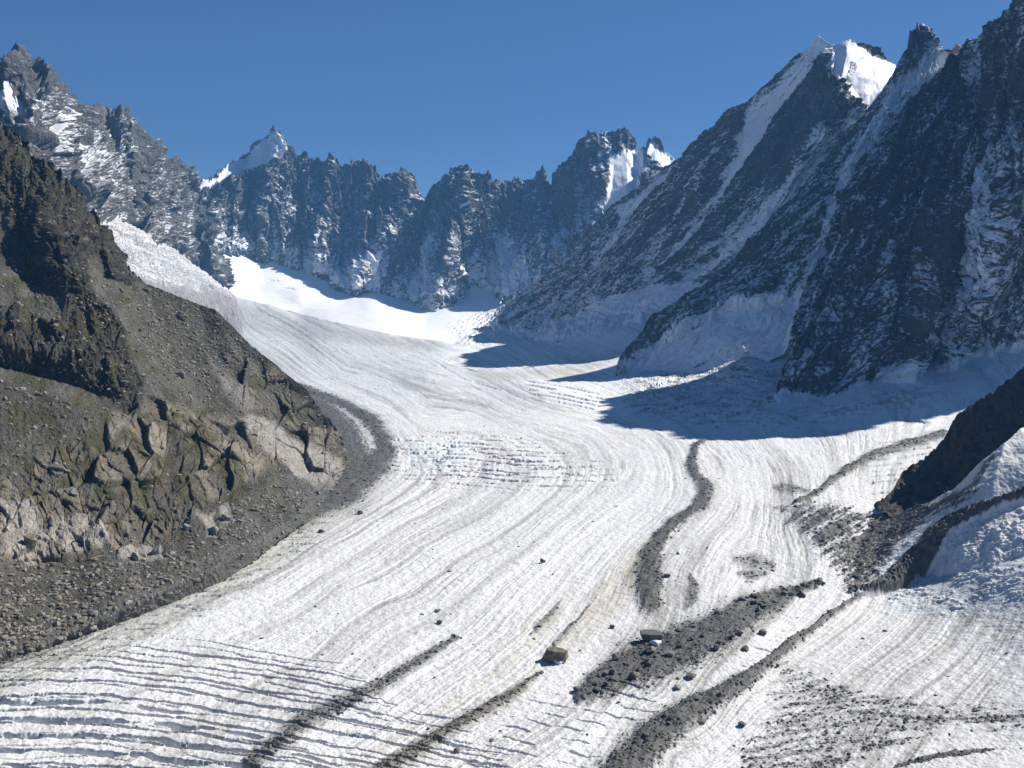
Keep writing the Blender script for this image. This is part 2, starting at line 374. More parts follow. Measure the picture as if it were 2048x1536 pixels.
build_mountain('mountain_range',O,'sunlit jagged grey ridge of pinnacles descending on the left',M_far,seed=11,lam=(260,100,40,15),amp=(52,38,15,5),smooth_fn=lambda X,Y:.85*poly(X,Y,[(60,400),(165,415),(215,445),(300,492),(400,556),(440,590),(440,660),(60,560)],14),snow_fn=snow_L3,snow_base=.25,rock=(.095,.098,.10),rock2=(.165,.155,.135),skirts=(('top',700,(-.8,.5,-.75)),))

# --- hanging side glacier (L2)
cols=[[(60,330,3100),(60,420,2900),(60,600,2500)],
      [(150,390,3300),(150,450,3150),(160,600,2750)],
      [(210,440,3650),(210,500,3400),(220,620,2900)],
      [(300,492,4350),(300,545,3900),(310,650,3200)],
      [(350,522,4850),(360,575,4300),(380,680,3400)],
      [(400,560,5400),(415,610,4800),(430,700,3500)],
      [(436,583,5750),(450,640,4800),(470,715,3500)],
      [(470,615,5900),(490,680,4600),(510,735,3300)]]
cols=[[(a,b-(22 if i==0 else 0)+(34,26,6)[min(j,2)]*(i==0)*(j<3),c*(1.12,1.05,.97,.95,.95,.95,.95,.95)[j]) for i,(a,b,c) in enumerate(q)] for j,q in enumerate(cols)]
O=base_columns(cols,520,300,8)
def snow_L2(X,Y,sn,t,d):
    st=fbm2((X*.5-Y)/9.0,(X+Y)/120,3,7)
    s=.34+.34*st+.14*d['mott']+0*sn+.12*sm(.10,.0,t)
    rub=poly(X,Y,[(420,590),(470,600),(520,680),(500,760),(420,640),(380,612),(300,590),(280,560),(330,575)],12)
    s=s-.62*rub*(1+.5*d['fine'])
    s=s-.35*poly(X,Y,[(395,560),(440,583),(470,615),(440,620),(410,590)],6)
    return s
build_mountain('side_glacier',O,'pale hanging glacier slope between dark hillside and left ridge',M_mid,seed=21,lam=(300,90,30,10),amp=(6,4,2.5,1.0),snow_fn=snow_L2,rock=(.24,.235,.23),rock2=(.32,.31,.30),skirts=(),jag=0)

# --- right massif, lowest rib (Ra)
cols=[[(1357,328,4600),(1290,375,4700),(1232,417,4780),(1200,450,4800),(1150,508,4860),(1100,550,4920),(1055,580,5000),(1008,606,5060),(985,650,4900)],
      [(1364,330,4550),(1318,390,4580),(1255,440,4600),(1225,490,4600),(1180,540,4600),(1140,580,4650),(1090,620,4680),(1025,655,4650),(1000,690,4500)],
      [(1420,330,4400),(1350,430,4400),(1300,480,4400),(1270,530,4400),(1230,570,4400),(1190,600,4400),(1140,640,4350),(1090,690,4250),(1060,740,4100)]]
O=base_columns(cols,300,420,4)
def snow_Ra(X,Y,sn,t,d):
    s=poly(X,Y,[(1350,338),(1330,350),(1270,400),(1236,422),(1245,440),(1232,480),(1212,500),(1200,560),(1260,520),(1300,440),(1400,340)],6)
    s=s+.5*poly(X,Y,[(1215,500),(1170,560),(1100,640),(1085,680),(1110,680),(1200,590),(1240,520)],7)
    f=poly(X,Y,[(990,640),(1018,662),(1040,655),(1085,685),(1100,760),(950,760)],6)
    return sn+.9*s+.9*f
build_mountain('rock_rib',O,'low shaded rib of rock farthest down the right massif beside snow basin',M_mid,seed=31,lam=(200,80,32,12),amp=(16,12,8,3),snow_fn=snow_Ra,snow_base=.58,rock=(.10,.105,.12),rock2=(.09,.086,.088),skirts=(('left',700,(.35,.8,-.6)),('top',300,(.3,.9,-.6))),gul=6)

# --- right massif, main snowy peak (R1)
cols=[[(1640,82,3600),(1600,108,3650),(1552,158,3720),(1500,206,3800),(1482,208,3830),(1462,215,3860),(1448,240,3890),(1400,288,3960),(1370,325,4050),(1300,405,4180),(1240,490,4280),(1165,592,4380),(1088,672,4420),(1060,710,4350)],
      [(1668,92,3560),(1640,140,3600),(1600,200,3650),(1560,250,3680),(1535,275,3700),(1505,310,3720),(1480,340,3750),(1430,400,3800),(1400,440,3850),(1340,510,3920),(1290,560,3980),(1220,610,4020),(1160,645,4050),(1120,700,3950)],
      [(1700,80,3600),(1685,150,3500),(1665,220,3500),(1640,280,3520),(1620,310,3540),(1590,350,3560),(1565,385,3580),(1520,440,3620),(1490,480,3650),(1430,530,3700),(1380,560,3720),(1320,590,3740),(1270,620,3750),(1220,680,3650)],
      [(1750,98,3720),(1745,160,3600),(1735,230,3490),(1715,290,3460),(1700,320,3450),(1680,360,3440),(1660,400,3430),(1620,450,3430),(1590,490,3450),(1530,540,3480),(1480,570,3500),(1430,600,3500),(1380,640,3450),(1330,700,3350)],
      [(1792,132,3745),(1800,190,3610),(1800,250,3480),(1790,310,3400),(1775,350,3380),(1750,390,3360),(1730,420,3340),(1700,470,3330),(1660,510,3330),(1600,570,3340),(1550,610,3340),(1500,640,3330),(1440,680,3280),(1400,740,3180)]]
O=base_columns(cols,560,800,4)
O=spurs(O,[([(1668,88,0,20,50),(1650,150,40,30,90),(1690,205,60,30,60),(1640,260,70,40,40),(1560,400,90,50,40),(1450,540,90,50,40)],1.0),
           ([(1690,205,20,30,30),(1720,300,40,40,30)],1.0)])
def snow_R1(X,Y,sn,t,d):
    Xs=O[...,0]*.7+X*.3; Ys=O[...,1]*.7+Y*.3
    def strip(*p):
        q,v=line(Xs,Ys,list(p),1.6); return v*sm(1.25,.55,q+.35*d['fl'])
    cap=poly(Xs,Ys,[(1632,76),(1676,78),(1706,78),(1716,92),(1735,106),(1795,132),(1800,160),(1768,180),(1742,205),(1722,222),(1702,192),(1680,162),(1655,138),(1663,112),(1640,120),(1610,100)],3)
    patch=poly(X,Y,[(1700,122),(1716,125),(1714,142),(1702,168),(1694,175),(1690,160),(1698,140)],3)
    left=poly(Xs,Ys,[(1615,88),(1640,78),(1672,84),(1665,100),(1640,130),(1605,172),(1572,212),(1548,245),(1522,292),(1492,332),(1450,390),(1438,404),(1450,360),(1482,300),(1488,262),(1492,222),(1505,203),(1560,160)],6)
    st=strip((1436,300,.5,7),(1410,350,.75,8),(1385,395,.7,8),(1326,488,.5,8),(1290,540,.35,7))
    st=np.maximum(st,strip((1445,395,.8,9),(1400,450,.7,9),(1345,520,.7,9),(1300,565,.6,10)))
    st=np.maximum(st,strip((1700,238,.9,24),(1650,275,.9,22),(1619,324,.9,17),(1572,390,.9,15),(1502,465,.8,15),(1450,525,.7,12),(1380,575,.6,14)))
    st=np.maximum(st,strip((1560,330,.3,4),(1510,400,.5,6),(1470,450,.4,5),(1420,500,.5,6),(1360,560,.4,6)))
    tri=poly(X,Y,[(1655,140),(1690,190),(1720,222),(1690,245),(1640,290),(1590,350),(1530,405),(1500,350),(1560,270),(1600,210)],8)
    foot=poly(X,Y,[(1088,676),(1180,640),(1200,612),(1330,585),(1450,585),(1550,600),(1500,800),(1000,800)],7)
    crest_dark=sm(14,4,np.abs((O[...,0]-1480)*.72+(O[...,1]-235)*.69))*sm(1500,1470,X)
    return sn-.10+1.45*left*(.8+.45*d['fl'])+1.1*st+1.5*cap-1.2*patch*cap-.24*tri+.22*sm(330,600,Y)+1.1*foot
build_mountain('mountain_peak',O,'snow capped peak with long diagonal snow couloirs at upper right',M_mid,seed=41,lam=(170,75,32,12),amp=(26,17,9,3.5),gul=7,smooth_fn=lambda X,Y:.85*poly(X,Y,[(1615,88),(1665,90),(1605,172),(1572,212),(1548,245),(1522,292),(1492,332),(1450,390),(1438,404),(1482,300),(1492,222),(1520,200),(1560,160)],6)+poly(X,Y,[(1660,88),(1700,74),(1800,125),(1800,180),(1760,190),(1740,225),(1720,215),(1700,190),(1670,150)],8),snow_fn=snow_R1,snow_base=.60,rock=(.10,.105,.12),rock2=(.095,.088,.088),skirts=(('left',900,(.45,.75,-.6)),('top',600,(.35,.9,-.45))),jag=.4)

# --- right massif, needle and its ridge (R2)
cols=[[(1828,75,3040),(1808,105,3020),(1785,150,3000),(1740,215,2970),(1700,270,2950),(1645,345,2920),(1560,430,2880),(1500,498,2850),(1440,562,2830),(1376,600,2800),(1310,640,2770),(1238,742,2700),(1225,775,2600)],
      [(1842,54,3040),(1848,110,3000),(1835,180,2960),(1795,250,2930),(1755,310,2890),(1690,390,2860),(1620,460,2820),(1560,525,2790),(1500,580,2760),(1440,635,2720),(1370,680,2680),(1285,755,2630),(1270,800,2540)],
      [(1856,98,3050),(1868,132,3000),(1862,200,2930),(1826,270,2880),(1790,330,2830),(1730,410,2790),(1660,480,2750),(1600,540,2720),(1545,592,2680),(1482,637,2650),(1412,680,2620),(1330,752,2580),(1312,800,2490)],
      [(1875,104,3080),(1880,150,2990),(1880,220,2890),(1850,290,2840),(1815,350,2790),(1755,430,2740),(1690,500,2700),(1635,560,2660),(1580,605,2630),(1520,640,2600),(1450,680,2580),(1370,750,2540),(1350,800,2450)],
      [(1925,98,2980),(1960,170,2900),(1960,260,2800),(1930,330,2730),(1890,390,2670),(1830,470,2600),(1780,540,2550),(1720,600,2500),(1660,650,2470),(1610,690,2440),(1550,720,2410),(1490,770,2380),(1470,820,2280)]]
O=base_columns(cols,520,760,4)
def snow_R2(X,Y,sn,t,d):
    top=poly(X,Y,[(1862,105),(1925,98),(1900,180),(1840,250),(1760,370),(1700,440),(1600,520),(1690,400),(1760,300),(1830,200),(1850,150)],9)
    basin=poly(X,Y,[(1400,640),(1470,612),(1560,600),(1605,595),(1590,650),(1560,760),(1500,830),(1240,830),(1238,750),(1300,690),(1350,660)],8)
    rock=poly(X,Y,[(1376,600),(1310,640),(1238,742),(1262,745),(1320,700),(1400,640),(1470,612),(1500,560)],6)
    br=poly(X,Y,[(1400,680),(1500,700),(1560,740),(1540,800),(1350,770),(1330,720)],20)
    r=fbm2(X/28+Y/60,Y/12,4,5,.6)
    q,v=line(X*.4+O[...,0]*.6,Y*.4+O[...,1]*.6,[(1880,112,1,20),(1850,150,1,22),(1795,200,.95,20),(1756,262,.95,15),(1700,336,.9,11),(1672,410,.9,9),(1654,488,.8,8),(1620,570,.7,8),(1585,640,.6,8)],1.6); top=v*sm(1.3,.6,q+.35*d['fl'])
    return sn+1.1*top+1.1*basin-.25*rock-br*(.52-1.1*r)
build_mountain('mountain_ridge',O,'shaded ridge falling from dark needle pinnacle to a hanging snow basin',M_mid,seed=51,lam=(150,65,28,11),amp=(22,15,9,3.5),gul=6,smooth_fn=lambda X,Y:np.maximum(poly(X,Y,[(1866,104),(1930,95),(1930,125),(1880,150),(1862,130)],6),.75*poly(X,Y,[(1400,660),(1470,625),(1560,612),(1605,605),(1590,650),(1560,760),(1500,830),(1240,830),(1260,750),(1330,700)],10)),snow_fn=snow_R2,snow_base=.58,rock=(.085,.09,.10),rock2=(.08,.078,.078),skirts=(('left',900,(.45,.75,-.6)),('top',600,(.3,.9,-.3))),jag=.35)

# --- right wall (R3/R4), carries on past the frame
def outc(cx,cy,cz,fx,fy,fz,n):
    r=[]
    for k in np.linspace(0,1,n):
        e=k**.85
        r.append(toimg(mix(cx,fx,e),mix(cy,fy,e),mix(cz,fz,k)))
    return r
cols=[[(1915,106,2560),(1880,150,2520),(1820,215,2470),(1770,312,2410),(1700,430,2330),(1640,560,2250),(1597,680,2150),(1548,802,2015),(1545,830,1980)],
      [(1938,98,2500),(1920,170,2430),(1885,260,2370),(1840,370,2290),(1785,480,2230),(1740,590,2150),(1700,700,2060),(1650,796,1985),(1650,830,1950)],
      [(1962,80,2420),(1950,180,2370),(1930,280,2300),(1900,390,2230),(1865,500,2170),(1845,610,2110),(1830,690,2060),(1800,750,2030),(1800,790,2000)],
      [(1990,50,2330),(1990,160,2290),(1975,280,2260),(1950,400,2220),(1920,510,2190),(1890,620,2160),(1870,690,2120),(1862,745,2085),(1862,790,2060)],
      [(2050,-8,2200),(2050,130,2180),(2040,270,2160),(2030,400,2150),(2010,500,2140),(1990,600,2130),(1970,660,2120),(1955,712,2105),(1955,760,2080)],
      outc(1304,2060,893,1110,2060,70,8)+[toimg(1100,2030,30)],
      outc(1557,2132,970,1290,2130,85,8)+[toimg(1280,2100,45)],
      outc(1984,2466,1010,1600,2380,100,8)+[toimg(1590,2340,55)],
      outc(2349,2795,1090,1900,2700,120,8)+[toimg(1890,2660,70)]]
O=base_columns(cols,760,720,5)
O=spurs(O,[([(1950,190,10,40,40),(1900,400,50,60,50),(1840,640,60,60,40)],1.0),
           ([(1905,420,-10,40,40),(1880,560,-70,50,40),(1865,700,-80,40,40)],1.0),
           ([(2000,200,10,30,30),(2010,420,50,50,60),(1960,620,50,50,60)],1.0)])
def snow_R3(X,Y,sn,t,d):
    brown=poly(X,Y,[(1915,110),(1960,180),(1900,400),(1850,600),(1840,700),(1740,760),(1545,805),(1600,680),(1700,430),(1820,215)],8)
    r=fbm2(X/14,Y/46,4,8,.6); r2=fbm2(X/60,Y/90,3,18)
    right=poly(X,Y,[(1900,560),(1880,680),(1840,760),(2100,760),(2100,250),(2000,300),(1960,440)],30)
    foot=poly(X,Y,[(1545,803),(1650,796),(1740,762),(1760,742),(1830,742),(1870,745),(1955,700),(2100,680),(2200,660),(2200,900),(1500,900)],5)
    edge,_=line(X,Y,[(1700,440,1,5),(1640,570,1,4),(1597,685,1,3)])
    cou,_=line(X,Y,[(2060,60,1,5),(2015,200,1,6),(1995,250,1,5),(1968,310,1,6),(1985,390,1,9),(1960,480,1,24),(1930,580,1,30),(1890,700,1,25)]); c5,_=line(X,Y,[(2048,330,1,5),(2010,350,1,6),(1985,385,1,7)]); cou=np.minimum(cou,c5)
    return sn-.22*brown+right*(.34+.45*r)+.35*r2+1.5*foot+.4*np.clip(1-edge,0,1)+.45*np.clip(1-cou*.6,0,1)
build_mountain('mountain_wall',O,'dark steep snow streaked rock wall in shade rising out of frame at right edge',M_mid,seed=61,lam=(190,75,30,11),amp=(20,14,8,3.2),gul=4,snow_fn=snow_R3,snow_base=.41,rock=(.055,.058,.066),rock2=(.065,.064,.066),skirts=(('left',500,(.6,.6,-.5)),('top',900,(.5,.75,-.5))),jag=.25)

# ================================================================== NEAR LEFT HILLSIDE
cols=[[(-260,60,1560),(-260,500,1150),(-260,900,880),(-260,1250,700),(-260,1480,560)],
      [(0,262,1500),(0,520,1240),(0,800,950),(0,1100,760),(0,1312,648)],
      [(52,315,1500),(60,560,1240),(70,820,960),(75,1100,785),(78,1290,665)],
      [(90,333,1490),(110,580,1230),(140,830,970),(150,1080,815),(160,1257,690)],
      [(135,385,1480),(165,610,1230),(210,840,1000),(235,1060,850),(250,1215,722)],
      [(158,425,1480),(205,640,1240),(270,850,1040),(310,1040,890),(340,1175,762)],
      [(215,490,1470),(255,660,1270),(330,850,1090),(380,1010,940),(420,1140,806)],
      [(240,528,1465),(295,690,1300),(385,860,1130),(440,1000,985),(490,1100,862)],
      [(282,568,1460),(345,710,1330),(440,870,1170),(500,985,1030),(550,1060,930)],
      [(350,592,1450),(420,730,1340),(500,870,1220),(555,970,1090),(598,1030,990)],
      [(430,620,1440),(490,750,1350),(560,870,1260),(600,950,1150),(632,1000,1070)],
      [(500,690,1430),(550,790,1360),(600,880,1290),(630,930,1210),(655,970,1135)],
      [(555,735,1420),(595,810,1360),(635,885,1300),(655,920,1240),(672,953,1185)],
      [(612,780,1405),(640,835,1365),(662,885,1320),(675,910,1280),(684,938,1235)],
      [(655,835,1385),(668,865,1360),(678,892,1330),(686,905,1310),(692,925,1290)],
      [(682,885,1345),(685,893,1340),(688,901,1330),(690,908,1325),(694,918,1310)]]
Craw=np.array(cols,float)
# add an extra station below the glacier surface
ext=Craw[:,-1]+(Craw[:,-1]-Craw[:,-2])*np.array([.25,.22,.0]); ext[:,2]=Craw[:,-1,2]*1.012
O=base_columns(np.concatenate([Craw,ext[:,None]],1),1050,980,10)
O=spurs(O,[
 ([(-60,230,20,200,70),(60,380,45,200,60),(120,500,55,200,55),(180,580,55,180,46),(235,650,45,170,50),(262,720,24,160,60),(285,800,0,150,60)],.8),
 ([(0,735,-45,40,36),(110,760,-55,50,32),(200,795,-38,50,28),(270,815,0,30,30)],1.0),
 ([(190,440,0,20,16),(205,500,26,26,12),(225,545,26,22,12),(275,575,10,12,10)],1.0),
 ([(330,780,10,40,30),(420,880,22,60,30),(520,960,16,60,40),(600,1000,0,40,30)],1.0)])
P=world(O[...,0],O[...,1],1/O[...,2]); n=normals(P)
nb=np.stack([blur(blur(n[...,i],14,0),14,1) for i in range(3)],-1); nb/=np.linalg.norm(nb,axis=-1,keepdims=True)
S,T=arclens(P); X0,Y0=O[...,0],O[...,1]
wx=fbm2(X0/60,Y0/60,2,201)*14; wy=fbm2(X0/60,Y0/60,2,203)*14
X,Y=X0+wx,Y0+wy
XX,YY=X0+wx*.4,Y0+wy*.4
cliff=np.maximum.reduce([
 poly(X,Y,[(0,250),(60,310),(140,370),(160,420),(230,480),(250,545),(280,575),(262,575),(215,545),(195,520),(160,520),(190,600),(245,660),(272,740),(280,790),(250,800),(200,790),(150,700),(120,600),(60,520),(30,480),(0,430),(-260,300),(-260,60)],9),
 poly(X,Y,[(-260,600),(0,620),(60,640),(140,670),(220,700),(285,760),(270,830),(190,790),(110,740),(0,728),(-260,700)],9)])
slab=np.maximum.reduce([
 poly(X,Y,[(600,880),(640,900),(682,925),(700,950),(640,975),(600,962),(570,930),(545,900),(500,870),(480,840),(510,830),(560,860)],8),
 poly(X,Y,[(0,1000),(60,1010),(90,1060),(110,1120),(60,1130),(0,1110)],7),
 poly(X,Y,[(90,1050),(180,1010),(220,1070),(210,1095),(130,1100)],6),
 poly(X,Y,[(230,1090),(262,1090),(325,1090),(332,1118),(300,1125),(240,1125)],5),
 poly(X,Y,[(395,1030),(425,1035),(440,1075),(415,1065)],5),poly(X,Y,[(430,1020),(452,1015),(462,1045),(445,1050)],5),
 poly(X,Y,[(355,1035),(372,1035),(382,1065),(368,1060)],5),
 poly(X,Y,[(420,720),(470,760),(520,820),(500,830),(450,780)],12)*.6])
crag=np.maximum(poly(X,Y,[(-260,940),(0,960),(60,930),(200,850),(300,800),(420,830),(520,850),(560,930),(500,960),(430,1000),(360,1040),(300,1085),(200,1095),(120,1130),(0,1120),(-260,1160)],18),
                poly(X,Y,[(440,700),(560,740),(650,830),(690,900),(640,900),(540,840),(470,780)],14)*.8)
talus=np.maximum.reduce([poly(X,Y,[(270,590),(350,600),(470,680),(560,760),(440,730),(470,800),(350,780),(300,720)],16),
   poly(X,Y,[(-260,1190),(0,1130),(150,1120),(250,1130),(400,1080),(500,1010),(560,960),(620,990),(560,1060),(400,1150),(200,1240),(0,1330),(-260,1480)],12)])
moss=sm(.0,.35,fbm2(X/55,Y/45,4,210)+.25*poly(X,Y,[(0,720),(200,780),(400,850),(560,1000),(400,1030),(200,900),(60,960),(0,900)],40)+.25*poly(X,Y,[(20,560),(150,560),(260,700),(120,690),(0,640)],30)-.08)*(1-slab)*(1-.8*talus)
# shape: blocks elongated down the slope, crags, gullies
S2=S+.0*T
u=(X0*.87-Y0*.5)/40+wx*.012; v=(X0*.5+Y0*.87)/60+wy*.012
f1,e1,c1=worley2(u,v,1)
f2,e2,c2=worley2(u*2.6+.5,v*2.9+.3,2)
f3,e3,c3=worley2((X0*.87-Y0*.5)/105+wx*.01,(X0*.5+Y0*.87)/150+wy*.01,3)
h1,e1,c1=facets(u,v,1); h2,e2,c2=facets(u*2.6+.5,v*2.9+.3,2)
h3b,e3b,c3b=facets(u*5.6+.2,v*6.6+.7,4)
mpp=1/O[...,2]/F*1.0/.62
blocks=(h1*14.5-3.6*(1-sm(0,.09,e1)))*np.clip(mpp,.55,1.6)
sb=h2*2.8-1.3*(1-sm(0,.10,e2))+h3b*.9-.45*(1-sm(0,.12,e3b))
gully=fbm2(S/60,T/190,3,220,.5,True)
crw=np.clip(crag+slab*.45+cliff*.6,0,1)
grain=fbm2(S/2.2,T/2.2,3,240,.65)
h=(5.5*fbm2(S/110,T/160,3,222)+3.5*gully*(.4+cliff)
   +crw*blocks*.75+(.12+.88*crw)*sb*.8+(c3-.5)*12*sm(0,.2,e3)*np.clip(crag*.7+cliff,0,1)
   +cliff*(7*fbm2(S/30,T/90,4,230,.5,True)+4*fbm3(P[...,0]/14,P[...,1]/14,P[...,2]/9,3,232,.6,True))
   +(1-slab)*(1-.6*crag)*grain*.55+(1-.7*talus)*(1-slab)*(1-.75*crag)*1.6*fbm2(S/9,T/11,3,236,.6,True))
tt=np.linspace(0,1,P.shape[0])[:,None]
P=P+nb*h[...,None]
cj=fbm2(S/12,T*0+.5,3,250,.6,True)
P[...,2]+=(cj+.8*fbm2(S/37,T*0+.5,3,252))*8*np.exp(-tt/.02)*sm(300,230,X0)+.8*cj*np.exp(-tt/.03)
n2=normals(P)
# colours
k1=np.clip(.5+fbm2(S/16,T/20,4,260,.6),0,1)[...,None]
ct=mix(colour(.06,.057,.046),colour(.11,.104,.086),k1)
stones=sm(.12,.34,fbm2(S/1.7,T/1.7,2,262,.7)+.16*fbm2(S/20,T/20,2,263))[...,None]
ct=ct*(.8+.5*sm(-.3,.4,fbm2(X0/70,Y0/60,3,271)))[...,None]
ct=mix(ct,colour(.25,.238,.21),stones*.5)
cr=mix(colour(.10,.092,.072),colour(.215,.195,.155),np.clip(k1*.5+c1[...,None]*.6,0,1))
cr=mix(cr,colour(.27,.19,.12),sm(.15,.5,fbm2(X/34,Y/30,3,266))[...,None]*.65)
cr=cr*(.55+.75*c1[...,None]+.5*c2[...,None]*.6+.3*c3b[...,None]*.5)
cr=cr*(1-.5*(1-sm(0,.08,e1))[...,None])*(1-.4*(1-sm(0,.10,e2))[...,None])  # crevice shade painted into the crag colour along the block cracks
cs=mix(colour(.32,.30,.265),colour(.45,.42,.38),k1); cs=mix(cs,colour(.42,.30,.22),sm(.3,.6,fbm2(X/26,Y/20,3,268))[...,None]*.5); cs=cs*(.86+.28*fbm2(S/3,T/26,3,269)[...,None]); cs=cs*(1-.5*(1-sm(0,.06,e1))[...,None])  # slab colour, its cracks darkened as painted crevice shade
cc=mix(colour(.020,.019,.016),colour(.058,.053,.040),k1)*(.8+.5*c2[...,None])  # dark cliff rock, taken near black to paint in the cliff shade
cm=mix(colour(.040,.040,.014),colour(.078,.072,.026),k1)
ct=ct*.80; cr=cr*.86; cm=cm*.85; cs=cs*.9
col=ct
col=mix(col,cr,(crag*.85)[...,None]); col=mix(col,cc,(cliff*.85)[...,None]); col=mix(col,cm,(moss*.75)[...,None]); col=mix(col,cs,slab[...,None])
edge=poly(X,Y,[(560,960),(640,960),(700,930),(720,1000),(600,1080),(400,1190),(200,1270),(0,1350),(0,1310),(200,1225),(400,1130),(520,1050),(600,1010)],10)
col=mix(col,col*0+colour(.12,.122,.118)*(.8+.5*k1),(edge*.6)[...,None])
patches=sm(.42,.5,fbm2(X/20,Y/16,4,270))*poly(X,Y,[(-50,500),(30,500),(60,560),(20,620),(-50,640)],20)
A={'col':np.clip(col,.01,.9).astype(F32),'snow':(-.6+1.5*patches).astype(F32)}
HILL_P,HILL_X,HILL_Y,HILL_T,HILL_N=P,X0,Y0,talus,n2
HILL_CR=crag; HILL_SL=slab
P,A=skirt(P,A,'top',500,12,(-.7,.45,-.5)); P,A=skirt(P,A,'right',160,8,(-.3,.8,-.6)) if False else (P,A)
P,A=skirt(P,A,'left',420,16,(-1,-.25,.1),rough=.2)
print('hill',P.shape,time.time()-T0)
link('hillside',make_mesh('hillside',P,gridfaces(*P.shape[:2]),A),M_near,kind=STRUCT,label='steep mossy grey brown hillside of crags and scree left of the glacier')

# ================================================================== NEAR RIGHT ROCK (R5)
cols=[[(1752,1026,1040),(1760,1028,1035),(1770,1034,1015),(1775,1045,995)],
      [(1785,975,1080),(1790,995,1075),(1800,1020,1060),(1805,1045,1020)],
      [(1800,958,1100),(1815,980,1080),(1835,1005,1060),(1840,1030,1020)],
      [(1848,922,1120),(1862,955,1090),(1875,990,1040),(1885,1015,1000)],
      [(1885,888,1140),(1900,930,1100),(1915,975,1030),(1925,1010,980)],
      [(1914,833,1160),(1935,890,1100),(1955,940,1020),(1965,980,960)],
      [(1945,812,1160),(1970,870,1090),(1995,915,1010),(2010,950,950)],
      [(1985,788,1160),(2010,840,1080),(2035,880,1000),(2050,910,930)],
      [(2048,737,1160),(2070,800,1060),(2090,850,980),(2100,880,900)],
      [(2200,630,1160),(2220,700,1050),(2240,760,950),(2250,800,870)]]
cols=[[(a,b,c if j<3 else 1110-(0,12,28,45)[i]) for i,(a,b,c) in enumerate(q)] for j,q in enumerate(cols)]
O=base_columns(cols,420,300,3)
P=world(O[...,0],O[...,1],1/O[...,2]); n=normals(P); S,T=arclens(P); X0,Y0=O[...,0],O[...,1]
h=7*fbm2(S/45,T/90,3,300,.5,True)+3.0*fbm3(P[...,0]/14,P[...,1]/14,P[...,2]/14,4,303,.6,True)
P=P+n*h[...,None]; tt=np.linspace(0,1,P.shape[0])[:,None]
P[...,2]+=5*fbm2(S/11,T*0,3,306,.6,True)*np.exp(-tt/.04)
n2=normals(P); k1=np.clip(.5+fbm2(S/14,T/14,4,308),0,1)[...,None]
A={'col':mix(colour(.035,.034,.034),colour(.085,.078,.07),k1).astype(F32),'snow':(-.12+.5*fbm2(S/22,T/8,4,310)+.25*sm(.5,1,tt)).astype(F32)}
P,A=skirt(P,A,'right',220,10,(1,0,.15)); P,A=skirt(P,A,'top',260,10,(.55,.5,-.6))
link('rock_outcrop',make_mesh('rock_outcrop',P,gridfaces(*P.shape[:2]),A),M_near,kind=STRUCT,label='black shaded rock outcrop at the right edge above the ice slope')

# ================================================================== GLACIER
ctrl=[];vals=[]
for (x,y,D) in [(600,640,5500),(500,640,5200),(440,640,5200),(400,640,5200),(300,640,5200),(600,600,5900),(450,600,5750),(460,560,5950),(420,505,6150),(470,502,6400),(520,514,6600),(560,522,6550),(600,547,6500),(560,560,6250),(650,550,6450),(700,580,6350),(700,610,5950),(745,574,6400),(800,602,6250),(860,600,6200),(850,640,5500),(905,592,6200),(915,549,6400),(960,558,6350),(1000,588,6250),(1040,604,6100),(960,640,5500),
   (1080,600,5600),(1000,655,4880),(960,670,4700),(1025,668,4600),(1088,676,4360),(1180,650,4000),(1290,622,3720),(1380,622,3480),(1450,640,3000),(1238,748,2670),(1300,690,3150),(1400,700,2860),(1380,745,2570),(1500,710,2480),(1548,804,2000),(1650,798,1970),(1740,764,2010),(1800,756,2015),(1870,747,2065),(1955,712,2085),(2048,685,2110),(2130,670,2130),(2300,650,2150),(2000,800,1800),(1910,825,1790),(1750,850,1640),(1550,870,1565),(1180,700,3400),(1100,720,3150),
   (1000,560,6500),(1000,500,7000),(500,440,7100),(700,500,7000),(300,560,6000)]:
    ctrl.append((x,y)); vals.append((1/D-wplane(y))*1e4)
for x,y,z in [(1850,1130,3),(1930,1120,19),(2048,1120,36),(2250,1120,58),(1930,1180,12),(2048,1180,27),(2250,1180,46),(1850,1225,0),(1930,1230,6),(1990,1235,12),(2060,1240,19),(2300,1240,36),(2048,1330,10),(2300,1330,20),(1850,1330,2),(2048,1480,3),(1300,1180,4),(1500,1250,5),(1640,1130,3),(1700,1050,2),(1750,1120,-6),(1400,1000,3)]:
    ctrl.append((x,y)); vals.append((1/Dz(x,y,z)-wplane(y))*1e4)
for y in (740,800,870,950,1050,1180,1330,1480,1620):
    for x in (-150,100,350,600,850,1050,1300,1550,1850,2200):
        if x>=1850 and 1000<y<1500: continue
        if y<860 and x>1000: continue
        if y==740 and x<500: continue
        ctrl.append((x,y)); vals.append(0.0)
fdev=tps(ctrl,vals)
NS,NT=1450,1250
topx=[-200,395,405,440,470,520,560,640,700,760,860,905,915,960,1010,1060,1120,1200,1300,1400,1470,1550,1700,1850,1960,2048,2250]
topy=[480, 480,478,476,476,480,488,505,520,520,520,515,512,515,535,555,570,575, 575, 575, 590, 640,670, 665,650,640,610]
xs=np.linspace(-160,2210,NS); ty=np.interp(xs,topx,topy); ty=blur(ty[None],60,1)[0]
tl=np.linspace(0,1,NT)[:,None]; X0=np.broadcast_to(xs[None],(NT,NS)).astype(float); Y0=ty[None]+(1640-ty[None])*tl**1.03
w=wplane(Y0)+blur(blur(fdev(X0,Y0),60,0),40,1)*1e-4; w=np.maximum(w,1/7600)
G0=world(X0,Y0,1/w)
x,y=G0[...,0],G0[...,1]
DIST=1/w
print('gl base',time.time()-T0)
